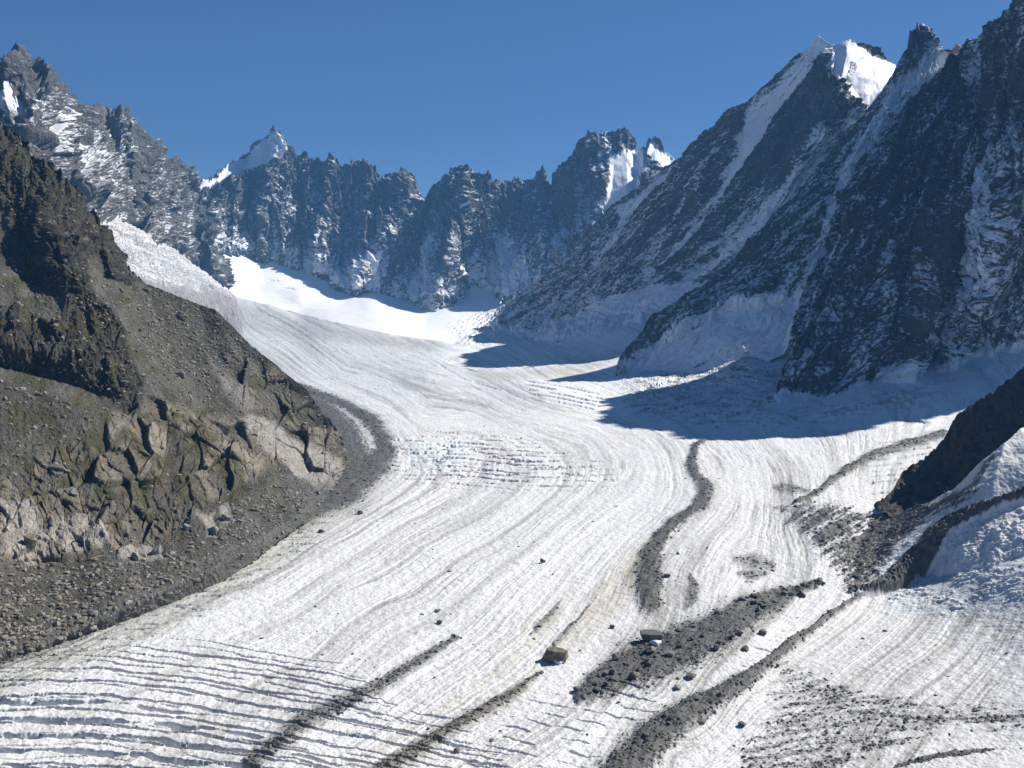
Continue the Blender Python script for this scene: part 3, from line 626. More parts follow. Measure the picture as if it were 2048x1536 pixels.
# flow coordinate
fl=[
 (0,[(430,600),(470,640),(560,730),(660,790),(740,840),(790,900),(775,950),(700,1000),(600,1060),(400,1150),(200,1240),(0,1330)]),
 (170,[(480,640),(600,723),(795,829),(951,884),(979,919),(975,950),(924,997),(819,1051),(717,1114),(600,1188),(300,1330),(0,1450)]),
 (300,[(540,650),(680,750),(834,829),(1030,876),(1092,919),(1096,954),(1061,997),(951,1071),(795,1169),(600,1290),(300,1440),(100,1530)]),
 (400,[(620,670),(800,765),(990,833),(1127,880),(1170,919),(1162,966),(1088,1032),(951,1126),(795,1227),(717,1278),(550,1390),(350,1500)]),
 (480,[(700,680),(850,750),(1030,825),(1186,868),(1225,911),(1225,966),(1166,1020),(1069,1102),(951,1204),(873,1262),(700,1380),(500,1510)]),
 (600,[(800,690),(950,745),(1186,835),(1284,876),(1319,934),(1319,981),(1264,1032),(1147,1130),(1069,1227),(1000,1300),(850,1400),(700,1500)]),
 (760,[(900,690),(1050,745),(1250,830),(1350,872),(1385,930),(1400,980),(1350,1055),(1290,1130),(1270,1220),(1180,1330),(1050,1440),(900,1530)]),
 (900,[(1100,740),(1300,820),(1450,890),(1490,960),(1490,1010),(1440,1080),(1390,1180),(1370,1260),(1300,1350),(1200,1450),(1100,1536)]),
 (1100,[(1400,800),(1550,880),(1600,950),(1600,1010),(1640,1110),(1620,1180),(1560,1250),(1460,1330),(1350,1450),(1270,1536)]),
 (1260,[(1700,870),(1700,960),(1720,1060),(1715,1190),(1600,1290),(1480,1380),(1330,1490)]),
 (1400,[(1900,840),(1800,960),(1790,1100),(1800,1200),(1700,1300),(1600,1380),(1500,1450),(1400,1536)]),
 (1560,[(2048,1000),(1950,1130),(1900,1250),(1800,1340),(1720,1420),(1650,1536)]),
 (1700,[(2200,1000),(2100,1150),(2048,1290),(1980,1380),(1900,1480),(1860,1536)])]
cc_=[];vv_=[]
for q,pts in fl:
    for p in pts: cc_.append(p); vv_.append(q/100)
fq=tps(cc_,vv_); Q=fq(X0,Y0)*100
print('flow',time.time()-T0)
wx=fbm2(x/45,y/45,4,401); wy=fbm2(x/45,y/45,4,404)
pxm=F/DIST                      # plan outlines drawn at photo scale: pixels per metre here
X=X0+wx*np.minimum(9,9*pxm+2); Y=Y0+wy*np.minimum(5,4*pxm+1)
Xf=X0+fbm2(x/9,y/9,3,407,.7)*5; Yf=Y0+fbm2(x/9,y/9,3,409,.7)*3
# streaks along the flow
Lf=Y0/200+X0/260
amod=.35+.9*sm(-.25,.3,fbm2(x/95,y/140,3,409)+.4*fbm2(Q/60,Lf,2,408)); st1=fbm2(Q/34+wx*.3,Lf*.8,3,410,.6); st2=fbm2(Q/11+wx*.6,Lf*2.6,3,413,.65)*amod; st3=fbm2(Q/4.2+wx*1.2,Lf*9,2,415,.6)*amod
fine=fbm2(x/3.2,y/3.2,3,417,.65)
spk=fbm2(x/7,y/7,4,419,.6)
def mor(pts): 
    P_=[(a,b,1,c) for a,b,c in pts]
    d,_=line(X,Y,P_); return d
morlist=[
 ([(1402,885,5),(1388,900,7),(1384,925,9),(1392,950,11),(1412,978,15),(1408,1005,14),(1372,1030,9),(1345,1050,10),(1322,1075,13),(1306,1105,20),(1298,1140,25),(1296,1175,27),(1300,1205,22)],3.5,0),
 ([(1640,1165,5),(1600,1180,9),(1560,1197,20),(1500,1225,30),(1440,1262,38),(1380,1290,42),(1320,1315,45),(1270,1335,44),(1215,1362,34),(1160,1395,10)],3.5,0),
 ([(1885,868,9),(1850,880,9),(1800,893,8),(1740,915,9),(1690,945,9),(1655,970,7),(1620,997,6),(1585,1006,3)],5,0),
 ([(1725,1192,3),(1680,1222,4),(1620,1265,6),(1560,1310,10),(1500,1360,14),(1450,1390,20),(1390,1420,27),(1320,1470,34),(1270,1520,40),(1240,1560,44)],6,0),
 ([(912,1275,5),(870,1300,9),(800,1345,12),(700,1400,14),(600,1450,14),(520,1510,13),(470,1560,13)],.8,0),
 ([(1085,1345,3),(1030,1385,9),(970,1417,11),(900,1457,13),(830,1500,14),(750,1545,14)],1.0,1),
 ([(1180,1210,2),(1130,1265,4),(1090,1310,3)],1,0),
 ([(1122,1205,2),(1095,1235,7),(1060,1270,3)],1,0),
 ([(600,776,8),(650,795,9),(700,815,10),(745,845,14),(765,875,16),(772,905,22),(750,930,30),(700,965,34)],4,0),
 ([(610,800,10),(650,820,18),(690,860,26),(705,900,30),(715,940,36),(690,980,36),(640,1005,26),(600,1030,22)],3,0),
 ([(690,960,26),(620,1020,18),(560,1062,12),(440,1125,9),(300,1190,8),(200,1236,8),(100,1285,8),(0,1325,9)],1.5,0),
 ([(1380,1150,3),(1385,1175,12),(1378,1200,14),(1372,1215,5)],.5,0),
 ([(1475,1120,8),(1510,1125,18),(1540,1130,10)],.5,0),
 ([(1480,1145,5),(1500,1150,12),(1530,1147,6)],.5,0),
 ([(1548,975,4),(1575,975,9),(1610,982,4)],.5,0),
]
halo=np.zeros_like(Q); dirt=np.zeros_like(Q); rise=np.zeros_like(Q); brown=np.zeros_like(Q)
mopt={4:(.82,.35),5:(.78,.35),6:(.6,.5),7:(.6,.5),11:(.7,.3),12:(.6,.4),13:(.6,.4),14:(.6,.4),2:(.9,.1),10:(.95,.2)}
for k_,(pts,hh,br) in enumerate(morlist):
    d=mor([(a_,b_,c_*.87) for a_,b_,c_ in pts]); ed=.75*fine+.45*spk+.35*st2
    op,fe=mopt.get(k_,(1,.12)); m=sm(1.25+fe,.78-fe,d+ed); m=np.maximum(m,sm(.30,.52,fine*.8+spk*.3+.35*(1.9-d))*(d<2.6)*.8)*op; halo=np.maximum(halo,op*sm(2.6,1.0,d+.5*ed)); dirt=np.maximum(dirt,m); rise=np.maximum(rise,.75*hh*np.clip(1-(d/1.7)**2,0,1)**1.5)
    if br: brown=np.maximum(brown,m)
# diffuse debris: right-hand messy zone and lower-right patches
messy=poly(X,Y,[(1690,1010),(1760,1030),(1850,1015),(1960,985),(1900,1040),(1800,1130),(1750,1190),(1690,1190),(1660,1130),(1600,1060),(1540,1015),(1600,1005)],22)
sw=fbm2((X*.55+Y)/11,(Y-X*.3)/90,4,430,.6)
dirt=np.maximum(dirt,sm(.05,.42,messy*.55+.75*sw-.22+.25*fine)*sm(.02,.3,messy))
low=poly(X,Y,[(1560,1310),(1700,1370),(1850,1395),(2060,1400),(2060,1455),(1850,1475),(1700,1536),(1600,1600),(1480,1600),(1470,1500),(1540,1440),(1520,1390)],26)
lw=fbm2((Y+X*.12-(X-1750)**2*.0002)/9,X/120,4,433,.6)
dirt=np.maximum(dirt,sm(.1,.62,low*.62+.62*lw+.42*fine+.25*spk-.22)*sm(.05,.6,low)*.62)
thin,_=line(X,Y,[(1790,1530,1,4),(1880,1512,1,6),(1950,1503,1,5),(1985,1500,1,3)]); dirt=np.maximum(dirt,sm(1.2,.6,thin+.5*fine))
thin,_=line(X,Y,[(1700,1425,1,3),(1850,1440,1,4),(2060,1430,1,4)]); dirt=np.maximum(dirt,.8*sm(1.2,.5,thin+.9*fine))
# dusting near the hillside and scattered grit
near_e,_=line(X,Y,[(690,960,1,60),(560,1075,1,60),(400,1170,1,60),(200,1270,1,56),(0,1350,1,50),(-150,1390,1,50)])
dust=.55*sm(1.3,.3,near_e); lowr=poly(X,Y,[(1650,1230),(1900,1180),(2200,1150),(2200,1650),(1500,1650),(1560,1400)],60)
grit=sm(.50,.62,fbm2(x/2.1,y/2.1,2,440,.6)+.12*spk)
st0=fbm2(Q/130+wx*.1,Lf*.45,3,411,.6)
surf=.26*st0+.30*st1+.33*st2+.24*st3+.12*spk+.05*fine
ice=.675+surf-.16*sm(.06,.42,st2*.7+st1*.7+st0*.6+.3*spk)
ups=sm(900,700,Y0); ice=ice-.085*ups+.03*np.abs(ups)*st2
# firn: bright snow above the snow line
firn=poly(X,Y,[(400,440),(420,530),(455,590),(560,618),(640,640),(700,652),(770,668),(850,680),(905,690),(960,660),(1000,640),(1060,600),(1120,560),(1000,420)],7)
firn2=poly(X,Y,[(880,690),(1000,650),(1080,600),(1180,600),(1500,600),(1700,700),(1900,700),(2300,600),(2300,830),(1900,835),(1500,870),(1200,850),(1100,800),(980,730)],24)
ice=ice+.2*firn2*(1-firn)
belt=poly(X,Y,[(450,600),(560,625),(680,655),(800,680),(900,690),(860,705),(760,690),(640,680),(520,665),(470,650)],10)*(1-firn); ice=ice-.14*belt*(1+.6*st2)
br_,_=line(X,Y,[(1300,1090,1,20),(1200,1200,1,50),(1060,1290,1,60),(1000,1370,1,50),(850,1470,1,40),(700,1560,1,40)]); tan=sm(1.5,.2,br_)*sm(-.4,.4,st1+.4*st2)
band=poly(X,Y,[(940,745),(1100,735),(1240,700),(1250,712),(1150,755),(1000,760)],10)*.8
ice=ice-.15*tan-.34*dust-.07*lowr-.17*halo-.2*band*(1-firn)-.16*grit*(1-firn)*sm(900,1100,Y0)
dirty=sm(.70,.42,ice); b0=np.stack([ice*1.0,ice*(1-.015*dirty),ice*(1-.05*dirty)],-1)
b0[...,2]-=.07*np.maximum(tan,band)+.03*dust; b0[...,1]-=.025*np.maximum(tan,band)
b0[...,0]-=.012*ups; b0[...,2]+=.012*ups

# crevasses
H=np.zeros_like(Q); blue=np.zeros_like(Q)
def crev(field,spacing,width,depth,mask,seed,jit=.3,brk=.25,wob=0.0):
    """trenches along contours of field (photo px); width share of the spacing"""
    global H,blue
    f=field/spacing+jit*fbm2(X0/170,Y0/90,3,seed)+wob*fbm2(x/10,y/10,3,seed+2)
    idx=np.floor(f); fr=f-idx
    al=fbm2(X0/85+idx*7.7,idx*3.1+0*X0,3,seed+5)      # each crack has its own run
    m=mask*sm(brk-.25,brk+.15,al+.35)
    wd=width*(.55+.45*np.clip(al+.5,0,1))*np.clip(m*1.4,0,1)
    d=np.abs(fr-.5)
    k=sm(1.0,.55,d/np.maximum(wd,1e-3))*(m>.02)
    H=H-depth*k*m; blue=np.maximum(blue,k*m)
    lip=sm(2.2,1.2,d/np.maximum(wd,1e-3))*(1-k)*m
    return lip
def g1(x_): return np.interp(x_,[-200,100,200,300,400,600,800,1100,1400],[8,0,2,12,24,58,98,165,240])
mfront=poly(X,Y,[(-200,1345),(60,1345),(150,1330),(300,1300),(480,1300),(640,1330),(740,1390),(800,1440),(1000,1520),(1000,1700),(-200,1700)],42)
big=poly(X,Y,[(-200,1385),(120,1385),(260,1400),(400,1440),(560,1480),(760,1600),(-200,1700)],40)
crev(Y0-g1(X0),27,.105,12.0,mfront,501,.30,-.2,.05)
crev(Y0-g1(X0)+11,24,.075,5,mfront*(1-.4*big),511,.32,.25,.06)
crev(Y0-g1(X0)*.9,33,.19,12.0,big,521,.4,.2,.06)
mlow=poly(X,Y,[(700,1400),(900,1420),(1100,1400),(1260,1350),(1330,1400),(1200,1500),(1150,1600),(700,1600)],30)
crev(Y0-(X0*.19),22,.09,3.0,mlow,531,.35,.38,.08)
mid=poly(X,Y,[(790,880),(900,865),(1000,878),(1100,900),(1190,925),(1230,968),(1100,972),(960,972),(860,962),(780,945),(760,910)],34)
crev(Y0-X0*.035+5*np.sin(X0/60),8.5,.17,6.0,mid,541,.9,.30,.22); crev(Y0+X0*.03,13,.12,6.0,mid,543,.8,.35,.2)
midb=poly(X,Y,[(800,885),(900,885),(940,905),(900,935),(820,935)],18)
crev(Y0+X0*.05,8.0,.24,8.0,midb,546,.5,.1,.15)
medge=poly(X,Y,[(620,1040),(660,1040),(560,1130),(430,1210),(250,1290),(60,1350),(-50,1370),(-50,1345),(150,1290),(350,1200),(500,1110)],22)
crev(Y0+X0*.12,13,.13,4.0,medge,551,.5,.28,.15)
crev(Y0+X0*.02,15,.08,3.0,poly(X,Y,[(0,1290),(200,1255),(400,1165),(600,1050),(640,1080),(400,1230),(100,1340),(0,1360)],14),556,.5,.45,.15)
mR=poly(X,Y,[(1740,880),(1840,885),(1870,905),(1820,950),(1790,1000),(1740,1005),(1730,960)],12)
crev(Y0+X0*.10,11,.22,7.0,mR,561,.5,.15,.15)
marc=poly(X,Y,[(1600,850),(1860,830),(1880,860),(1760,900),(1650,905)],18)
crev(Q+0*X0,14,.10,1.2,marc,566,.4,.3,.2)
mup=poly(X,Y,[(1050,760),(1150,770),(1220,800),(1180,820),(1060,790)],12); crev(Y0-X0*.18,8,.2,6,mup,571,.5,.2,.2)
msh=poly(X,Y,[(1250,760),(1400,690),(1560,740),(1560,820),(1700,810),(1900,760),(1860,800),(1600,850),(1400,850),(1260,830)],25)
crev(Y0+20*np.sin(X0/70)+X0*.05,15,.15,9,msh,576,.9,.1,.4)
mrim=poly(X,Y,[(900,650),(1010,612),(1050,640),(1000,680),(930,690)],12); crev(X0*.7+Y0,9,.2,9,mrim,581,.5,.2,.2)
crev(Y0-X0*.09,14,.10,10,poly(X,Y,[(430,530),(600,545),(640,600),(500,600)],10),586,.5,.55,.1)
mfw=poly(X,Y,[(1600,1230),(1560,1310),(1450,1400),(1400,1400),(1500,1300)],16); crev(Y0-X0*.3,16,.08,2,mfw,591,.5,.5,.1)
# single long cracks
for pts in ([(880,730),(930,760),(1000,780)],):
    d,_=line(Xf,Yf,[(a,b,1,2.2) for a,b in pts]); k=sm(1.2,.5,d); H-=2.5*k
print('crev',time.time()-T0)
# relief
far=sm(1500,5000,DIST)
rel=(.9*st1+.42*st2+.22*st3)*(1+.8*far)*(1-.8*firn)+.36*fine*(1-firn)*(1+far)+.95*spk*(1-.5*firn)+.22*fbm2(x/1.6,y/1.6,2,421)*(1-far)
relm=rel+1.6*fbm2(x/60,y/60,3,450)+firn*5*fbm2(x/240,y/160,3,451)
deb=fbm2(x/3.2,y/3.2,3,455,.7)*.75+fbm2(x/16,y/16,2,457)*1.6
relm=relm+dirt*(deb)+rise
srz=poly(X,Y,[(1790,1110),(1880,1060),(2250,950),(2250,1190),(2050,1215),(1900,1235),(1780,1215)],30)
relm=relm*(1-.5*srz)+srz*(2.4*fbm2(x/11,y/7,4,606,.65,True)*(.4+sm(-.3,.4,fbm2(x/20,y/20,4,604)))+1.0*fbm2(x/30,y/16,3,608))
# icefall zone humps
hump=msh*8*fbm2(x/36,y/22,4,461,.55,True)+mrim*14*fbm2(x/50,y/40,3,463,.5,True)+messy*3.2*fbm2(x/16,y/11,3,465,.6,True)
Z=G0[...,2]+(relm+hump)*(1-.0*far)+H
G=G0.copy(); G[...,2]=Z
b0=mix(b0,colour(.60,.67,.71)+0*b0,(srz*(.35+.5*sm(0,.5,fbm2(x/10,y/10,3,620))))[...,None])
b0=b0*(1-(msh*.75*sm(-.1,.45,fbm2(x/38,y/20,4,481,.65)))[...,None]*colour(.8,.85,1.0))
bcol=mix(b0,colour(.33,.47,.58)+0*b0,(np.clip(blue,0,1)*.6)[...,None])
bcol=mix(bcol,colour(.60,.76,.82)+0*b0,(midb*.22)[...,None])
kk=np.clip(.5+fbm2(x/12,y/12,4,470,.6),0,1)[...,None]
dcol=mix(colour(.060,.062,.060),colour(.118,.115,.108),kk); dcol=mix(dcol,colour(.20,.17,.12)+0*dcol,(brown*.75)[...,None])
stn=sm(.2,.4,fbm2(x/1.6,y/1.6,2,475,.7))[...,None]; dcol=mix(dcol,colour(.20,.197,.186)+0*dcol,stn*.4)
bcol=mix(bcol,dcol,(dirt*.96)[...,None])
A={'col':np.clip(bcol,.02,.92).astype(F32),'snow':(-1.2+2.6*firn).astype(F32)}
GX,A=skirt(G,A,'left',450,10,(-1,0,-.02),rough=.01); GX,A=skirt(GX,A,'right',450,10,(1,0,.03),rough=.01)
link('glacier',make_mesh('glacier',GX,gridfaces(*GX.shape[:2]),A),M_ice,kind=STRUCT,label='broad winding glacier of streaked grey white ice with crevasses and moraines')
def gl_at(px,py):
    j=int(np.clip(round((px+160)/2370*(NS-1)),0,NS-1)); col=Y0[:,j]
    i=int(np.clip(np.searchsorted(col,py),0,NT-1)); return G[i,j]
print('glacier',time.time()-T0)

# ================================================================== ICE SLOPE at right (R6)
def zc(l): return [(a,b,Dz(a,b,z)) for a,b,z in l]
cols=[zc([(1728,1042,-3),(1700,1110,-4),(1668,1180,-5),(1640,1262,-6)]),
      zc([(1790,1032,12),(1765,1085,7),(1725,1165,0),(1700,1215,-4)]),
      zc([(1850,1008,34),(1822,1060,24),(1790,1120,13),(1765,1190,-3)]),
      zc([(1905,980,55),(1875,1030,42),(1845,1090,26),(1850,1165,-1)]),
      zc([(1962,925,86),(1935,985,66),(1920,1060,40),(1930,1165,12)]),
      zc([(2010,885,104),(1990,950,82),(1985,1035,52),(1990,1165,20)]),
      zc([(2060,845,118),(2050,920,94),(2055,1010,62),(2060,1165,27)]),
      zc([(2300,660,190),(2300,760,150),(2300,900,100),(2320,1165,46)])]
O=base_columns(cols,520,420,10)
P=world(O[...,0],O[...,1],1/O[...,2]); S,T=arclens(P); X0b,Y0b=O[...,0],O[...,1]
tt=np.linspace(0,1,P.shape[0])[:,None]
wxb=fbm2(P[...,0]/25,P[...,1]/25,3,600)*8; X,Y=X0b+wxb,Y0b+wxb*.6
rib=poly(X,Y,[(2060,975),(2000,1002),(1950,1015),(1880,1040),(1840,1085),(1790,1130),(1740,1175),(1700,1182),(1690,1190),(1745,1185),(1800,1175),(1850,1150),(1880,1100),(1900,1070),(1940,1050),(2010,1010),(2060,1000)],7)
blk=poly(X,Y,[(1690,1010),(1860,1005),(1960,975),(1920,1010),(1850,1040),(1800,1085),(1770,1130),(1700,1190),(1640,1190),(1650,1080)],16)
streak,_=line(X,Y,[(1985,915,1,6),(1950,965,1,8),(1890,1005,1,6),(1830,1030,1,5)])
ser=poly(X,Y,[(2070,1010),(1990,1030),(1900,1080),(1860,1150),(1780,1200),(1800,1215),(1900,1195),(2070,1190)],20)
f1,e1,c1=worley2(P[...,0]/6+.03*X,P[...,1]/9,9)
nz=fbm2(P[...,0]/20,P[...,1]/20,4,604)
h=3*nz+ser*(1.6*(c1-.4)+2.0*fbm2(P[...,0]/11,P[...,1]/7,4,606,.65,True))*(.4+sm(-.3,.4,nz))+rib*(4.5+3*fbm2(P[...,0]/6,P[...,1]/6,3,608,.6,True))+blk*2*fbm2(P[...,0]/8,P[...,1]/6,3,611,.6,True)+.7*fbm2(P[...,0]/3,P[...,1]/3,3,612,.6)
P[...,2]+=h*sm(1.03,.9,tt)-4.5*sm(.8,1,tt)
ic=.66+.12*nz+.12*fbm2((S+T*.6)/9,T/60,3,615)
col=np.stack([ic,ic*1.0,ic*1.0],-1)
col=mix(col,colour(.56,.68,.74)+0*col,(ser*sm(.0,.5,fbm2(P[...,0]/10,P[...,1]/10,3,620))*.5)[...,None])
kk=np.clip(.5+fbm2(S/7,T/7,3,622),0,1)[...,None]; dk=mix(colour(.06,.062,.06),colour(.14,.135,.125),kk)
fm=fbm2(P[...,0]/5,P[...,1]/5,3,624,.7)
bm=sm(.15,.55,blk*.62+.55*fm+.25*fbm2((X*.5+Y)/9,X/70,3,626))*sm(.02,.3,blk)
col=mix(col,dk,np.clip(sm(.3,.7,rib+.35*fm)+bm+.8*sm(1.2,.5,streak+.4*fm),0,1)[...,None])
A={'col':np.clip(col,.02,.9).astype(F32),'snow':np.full(S.shape,-1.0,F32)}
P,A=skirt(P,A,'right',200,10,(1,0,.12)); P,A=skirt(P,A,'top',150,8,(.3,.8,-.5))
link('ice_slope',make_mesh('ice_slope',P,gridfaces(*P.shape[:2]),A),M_ice,kind=STRUCT,label='broken icy slope crossed by a dark rock rib below the black outcrop')

# ================================================================== ROCKS
def ico(sub):
    import bmesh
    bm=bmesh.new(); bmesh.ops.create_icosphere(bm,subdivisions=sub,radius=1)
    V=np.array([v.co[:] for v in bm.verts]); Fc=np.array([[v.index for v in f.verts] for f in bm.faces]); bm.free(); return V,Fc
ICO3,ICO2,ICO1=ico(4),ico(2),ico(1)
def rock_shape(base,seed,scale=(1,1,1),cuts=14,rough=.06):
    V,Fc=base; r=np.random.default_rng(seed); V=V.copy()*1.25
    for _ in range(cuts):
        d=r.normal(size=3); d/=np.linalg.norm(d); k=r.uniform(.62,.95)
        s=V@d; V=V-np.outer(np.maximum(s-k,0),d)
    V=V*(1+rough*fbm3(V[:,0]*2.2+seed,V[:,1]*2.2,V[:,2]*2.2,4,seed,.6)[:,None])
    return V*np.array(scale),Fc
# big named boulders
def box_rock(seed,size,flat=.5):
    V,Fc=ICO3; r=np.random.default_rng(seed); V=V.copy()*1.7
    N=[(1,0,0,.95),(-1,0,0,.95),(0,1,0,.9),(0,-1,0,.9),(0,0,1,flat),(0,0,-1,flat)]
    N+=[(*r.normal(size=3),1.0) for _ in range(7)]
    for a,b,c,k in N:
        d=np.array([a,b,c])+r.normal(size=3)*.13; d/=np.linalg.norm(d)
        V=V-np.outer(np.maximum(V@d-k*r.uniform(.9,1.06),0),d)
    V=V*(1+.05*fbm3(V[:,0]*2+seed,V[:,1]*2,V[:,2]*3,4,seed,.65)[:,None])
    return V*np.array(size),Fc
def boulder(px,py,size,seed,label,mat,yaw=0,sink=.15,tilt=(0,0),lift=0,cuts=14,name='boulder',group=None,box=None):
    V,Fc=rock_shape(ICO3,seed,size,cuts) if box is None else box_rock(seed,size,box)
    p=gl_at(px,py); me=make_mesh(name,V,Fc,None,False)
    o=link(name,me,mat,label=label,category='boulder',group=group)
    o.location=(p[0],p[1],p[2]+size[2]*(1-sink)+lift); o.rotation_euler=(tilt[0],tilt[1],yaw); return o
# glacier table: slab with its ice foot
def ice_foot(px,py,r,hgt,label):
    V,Fc=rock_shape(ICO2,77,(r,r*.8,hgt),8); p=gl_at(px,py)
    me=make_mesh('ice_pedestal',V,Fc,None,True); o=link('ice_pedestal',me,M_icep,label=label,category='ice pedestal'); o.location=(p[0],p[1],p[2]+hgt*.3)
ice_foot(1312,1296,4.2,3.2,'white ice pedestal under the dark flat slab on the debris band')
boulder(1303,1284,(7.6,5.0,4.4),12,'dark flat slab perched on a white ice pedestal above the debris band',M_rock,.12,.2,(.10,.07),.3,box=.5)
ice_foot(1118,1326,5.4,2.2,'low white ice foot under the largest brown boulder')
boulder(1112,1322,(8.2,5.6,5.0),21,'largest brown boulder standing alone left of the debris band',M_rock_brown,-.15,.15,(0,.06),.4,box=.75)
for i,(a,b,s,lb,mt) in enumerate([
  (1302,1313,3.6,'pale upright boulder just below the perched slab',M_rock_pale),
  (1340,1320,2.8,'pale boulder right of the upright one below the perched slab',M_rock_pale),
  (1268,1364,3.6,'pointed boulder on the lower left part of the debris band',M_rock_brown),
  (1297,1340,2.6,'squat boulder midway between perched slab and pointed boulder',M_rock),
  (1382,1355,3.3,'angular boulder at the lower edge of the debris band',M_rock_brown),
  (1431,1304,2.7,'black boulder near the middle of the debris band',M_rock),
  (1210,1378,2.4,'flat boulder at the lower left tip of the debris band',M_rock),
  (1355,1375,2.2,'small pale boulder just below the debris band',M_rock_pale),
  (1232,1322,3.0,'flat stone sunk in grit left of the debris band',M_rock),
  (1478,1275,2.6,'grey boulder high on the debris band toward its right end',M_rock),
  (1525,1268,2.8,'slanting boulder at the right edge of the debris band',M_rock),
  (1490,1300,2.4,'boulder on the lower right edge of the debris band',M_rock_brown),
  (1603,1192,2.8,'round dark boulder alone above the right end of the debris band',M_rock),
  (1435,1232,2.2,'dark boulder alone on white ice above the debris band',M_rock),
  (1226,1256,2.0,'dark boulder alone on white ice up left of the perched slab',M_rock),
  (1334,1154,2.6,'dark boulder on a low ice mound right of the long moraine',M_rock),
  (1404,1448,3.0,'dark boulder on ice at the lower edge of the lower moraine',M_rock),
  (1484,1450,2.2,'dark boulder on ice right of the lower moraine',M_rock),
  (915,1500,1.9,'brown boulder alone on ice near the bottom of the photo',M_rock_brown),
  (984,1483,1.5,'reddish stone on ice by the brown rubble streak',M_rock_brown),
  (1660,1228,2.6,'slanting flat boulder on dusty ice beside the thin moraine',M_rock),
  (732,857-2,4.0,'dark flat boulder on ice beyond the marginal debris',M_rock),
  (721,1027,3.2,'dark boulder alone on ice just off the marginal debris',M_rock),
  (641,1064,2.8,'dark boulder on ice off the scree toe',M_rock),
  (467,1127,3.0,'dark boulder on dusty ice below the pale slabs',M_rock),
  (340,1192,2.8,'wide dark boulder on dusty ice below the scree',M_rock),
  (270,1215,2.8,'dark rounded boulder on dusty ice farther down the scree toe',M_rock),
  (1085,1125,2.6,'dark boulder alone on the streaked middle ice',M_rock),
  (876,1222,2.0,'tiny dark boulder on clean middle ice',M_rock),
  (879,1246,2.2,'dark boulder on clean middle ice below a tiny one',M_rock)]):
    z=rng.uniform(.55,.85)
    boulder(a,b,(s*rng.uniform(.95,1.3),s*rng.uniform(.7,1),s*z),100+i,lb,mt,rng.uniform(0,6),.25,(rng.uniform(-.2,.2),rng.uniform(-.2,.2)))
def hill_at(px,py):
    i=np.argmin((HILL_X-px)**2+(HILL_Y-py)**2); return HILL_P.reshape(-1,3)[i]
for i,(a,b,sz_,lb,mt) in enumerate([
  (113,930,(7.4,5,4.6),'big pale round topped boulder resting on the mossy left slope',M_rock_pale),
  (138,933,(2.8,2.4,2.4),'smaller boulder touching the right side of the big pale one on the left slope',M_rock_brown),
  (147,984,(4,3,3),'rounded boulder among the crags below the big pale boulder',M_rock_pale),
  (291,588,(5.5,3.6,5),'tall squarish boulder near the skyline of the scree slope',M_rock_brown),
  (361,637,(7.5,4,3.8),'large tawny boulder near the skyline halfway down the scree slope',M_rock_brown),
  (361,752,(6,4.5,5.5),'black boulder block standing out of the middle scree',M_rock),
  (240,584,(4,3,2.6),'grey boulder high on the scree right of the dark cliffs',M_rock),
  (322,840,(3.2,2.4,2.0),'small tawny boulder below the cliff nose',M_rock_brown),
  (312,1108,(5.6,3.6,5.4),'pale rounded slab at the top of the toe scree',M_rock_pale),
  (372,1056,(3.4,2.6,5.6),'narrow pale slab left of the two broad pale slabs near the toe',M_rock_pale),
  (424,1062,(6.4,3.8,5.6),'broad pale slab near the toe below the crags',M_rock_pale),
  (450,1044,(5,3.4,4.6),'broad pale slab just right of another near the toe',M_rock_pale),
  (270,1120,(4.6,3,4.6),'pale striped slab left of the rounded one above the toe scree',M_rock_pale),
  (56,1092,(5.2,3.6,4.8),'orange tinted block at the foot of the lower left crags',M_rock_brown),
  (508,1022,(3.4,2.6,2.4),'grey boulder in the scree below the right end of the crags',M_rock),
  (478,1050,(3.0,2.4,2.2),'pale boulder low in the scree toward the nose',M_rock_pale)]):
    V,Fc=box_rock(700+i,sz_,.8) if i%2 else rock_shape(ICO3,700+i,sz_,13)
    p=hill_at(a,b); o=link('boulder',make_mesh('boulder',V,Fc,None,False),mt,label=lb,category='boulder')
    o.location=(p[0]+.5,p[1]-.3,p[2]+sz_[2]*.25); o.rotation_euler=(rng.uniform(-.2,.2),rng.uniform(.1,.4),rng.uniform(-.4,.4))
# scattered single rocks: shared shapes
variants=[make_mesh('rock',*rock_shape(ICO2,300+i,(1,.8,.62),12),None,False) for i in range(8)]
for v in variants: v.materials.append(M_rock)
def scatter_line(n,pts,spread,smin,smax,group,label):
    P_=np.array(pts,float)
    for i in range(n):
        k=rng.uniform(0,len(P_)-1.001); a=int(k); f=k-a; c=P_[a]*(1-f)+P_[a+1]*f
        px=c[0]+rng.normal()*c[2]*spread; py=c[1]+rng.normal()*c[2]*spread*.5
        if py<700: continue
        p=gl_at(px,py); s=smin+(smax-smin)*rng.uniform()**2.5
        o=link('rock',variants[rng.integers(8)],None,label=label,category='rock',group=group)
        o.scale=(s,s*rng.uniform(.7,1.2),s*rng.uniform(.6,1.1)); o.rotation_euler=(rng.uniform(-.4,.4),rng.uniform(-.4,.4),rng.uniform(0,6.3)); o.location=(p[0],p[1],p[2]+s*.25)
scatter_line(100,morlist[1][0],.62,1.0,3.9,'rocks on the broad debris band','small grey rock among many on the broad debris band by the perched slab')
scatter_line(45,morlist[0][0],.8,1.0,2.4,'rocks along the s-shaped moraine','small dark rock among many along the S-shaped moraine')
scatter_line(40,morlist[3][0],.7,.8,2.2,'rocks along the lower right moraine','small dark rock among many along the moraine at bottom right')
scatter_line(35,morlist[8][0]+morlist[9][0],.9,1.2,3.0,'rocks on the marginal debris','small dark rock among many on the debris beside the hillside nose')
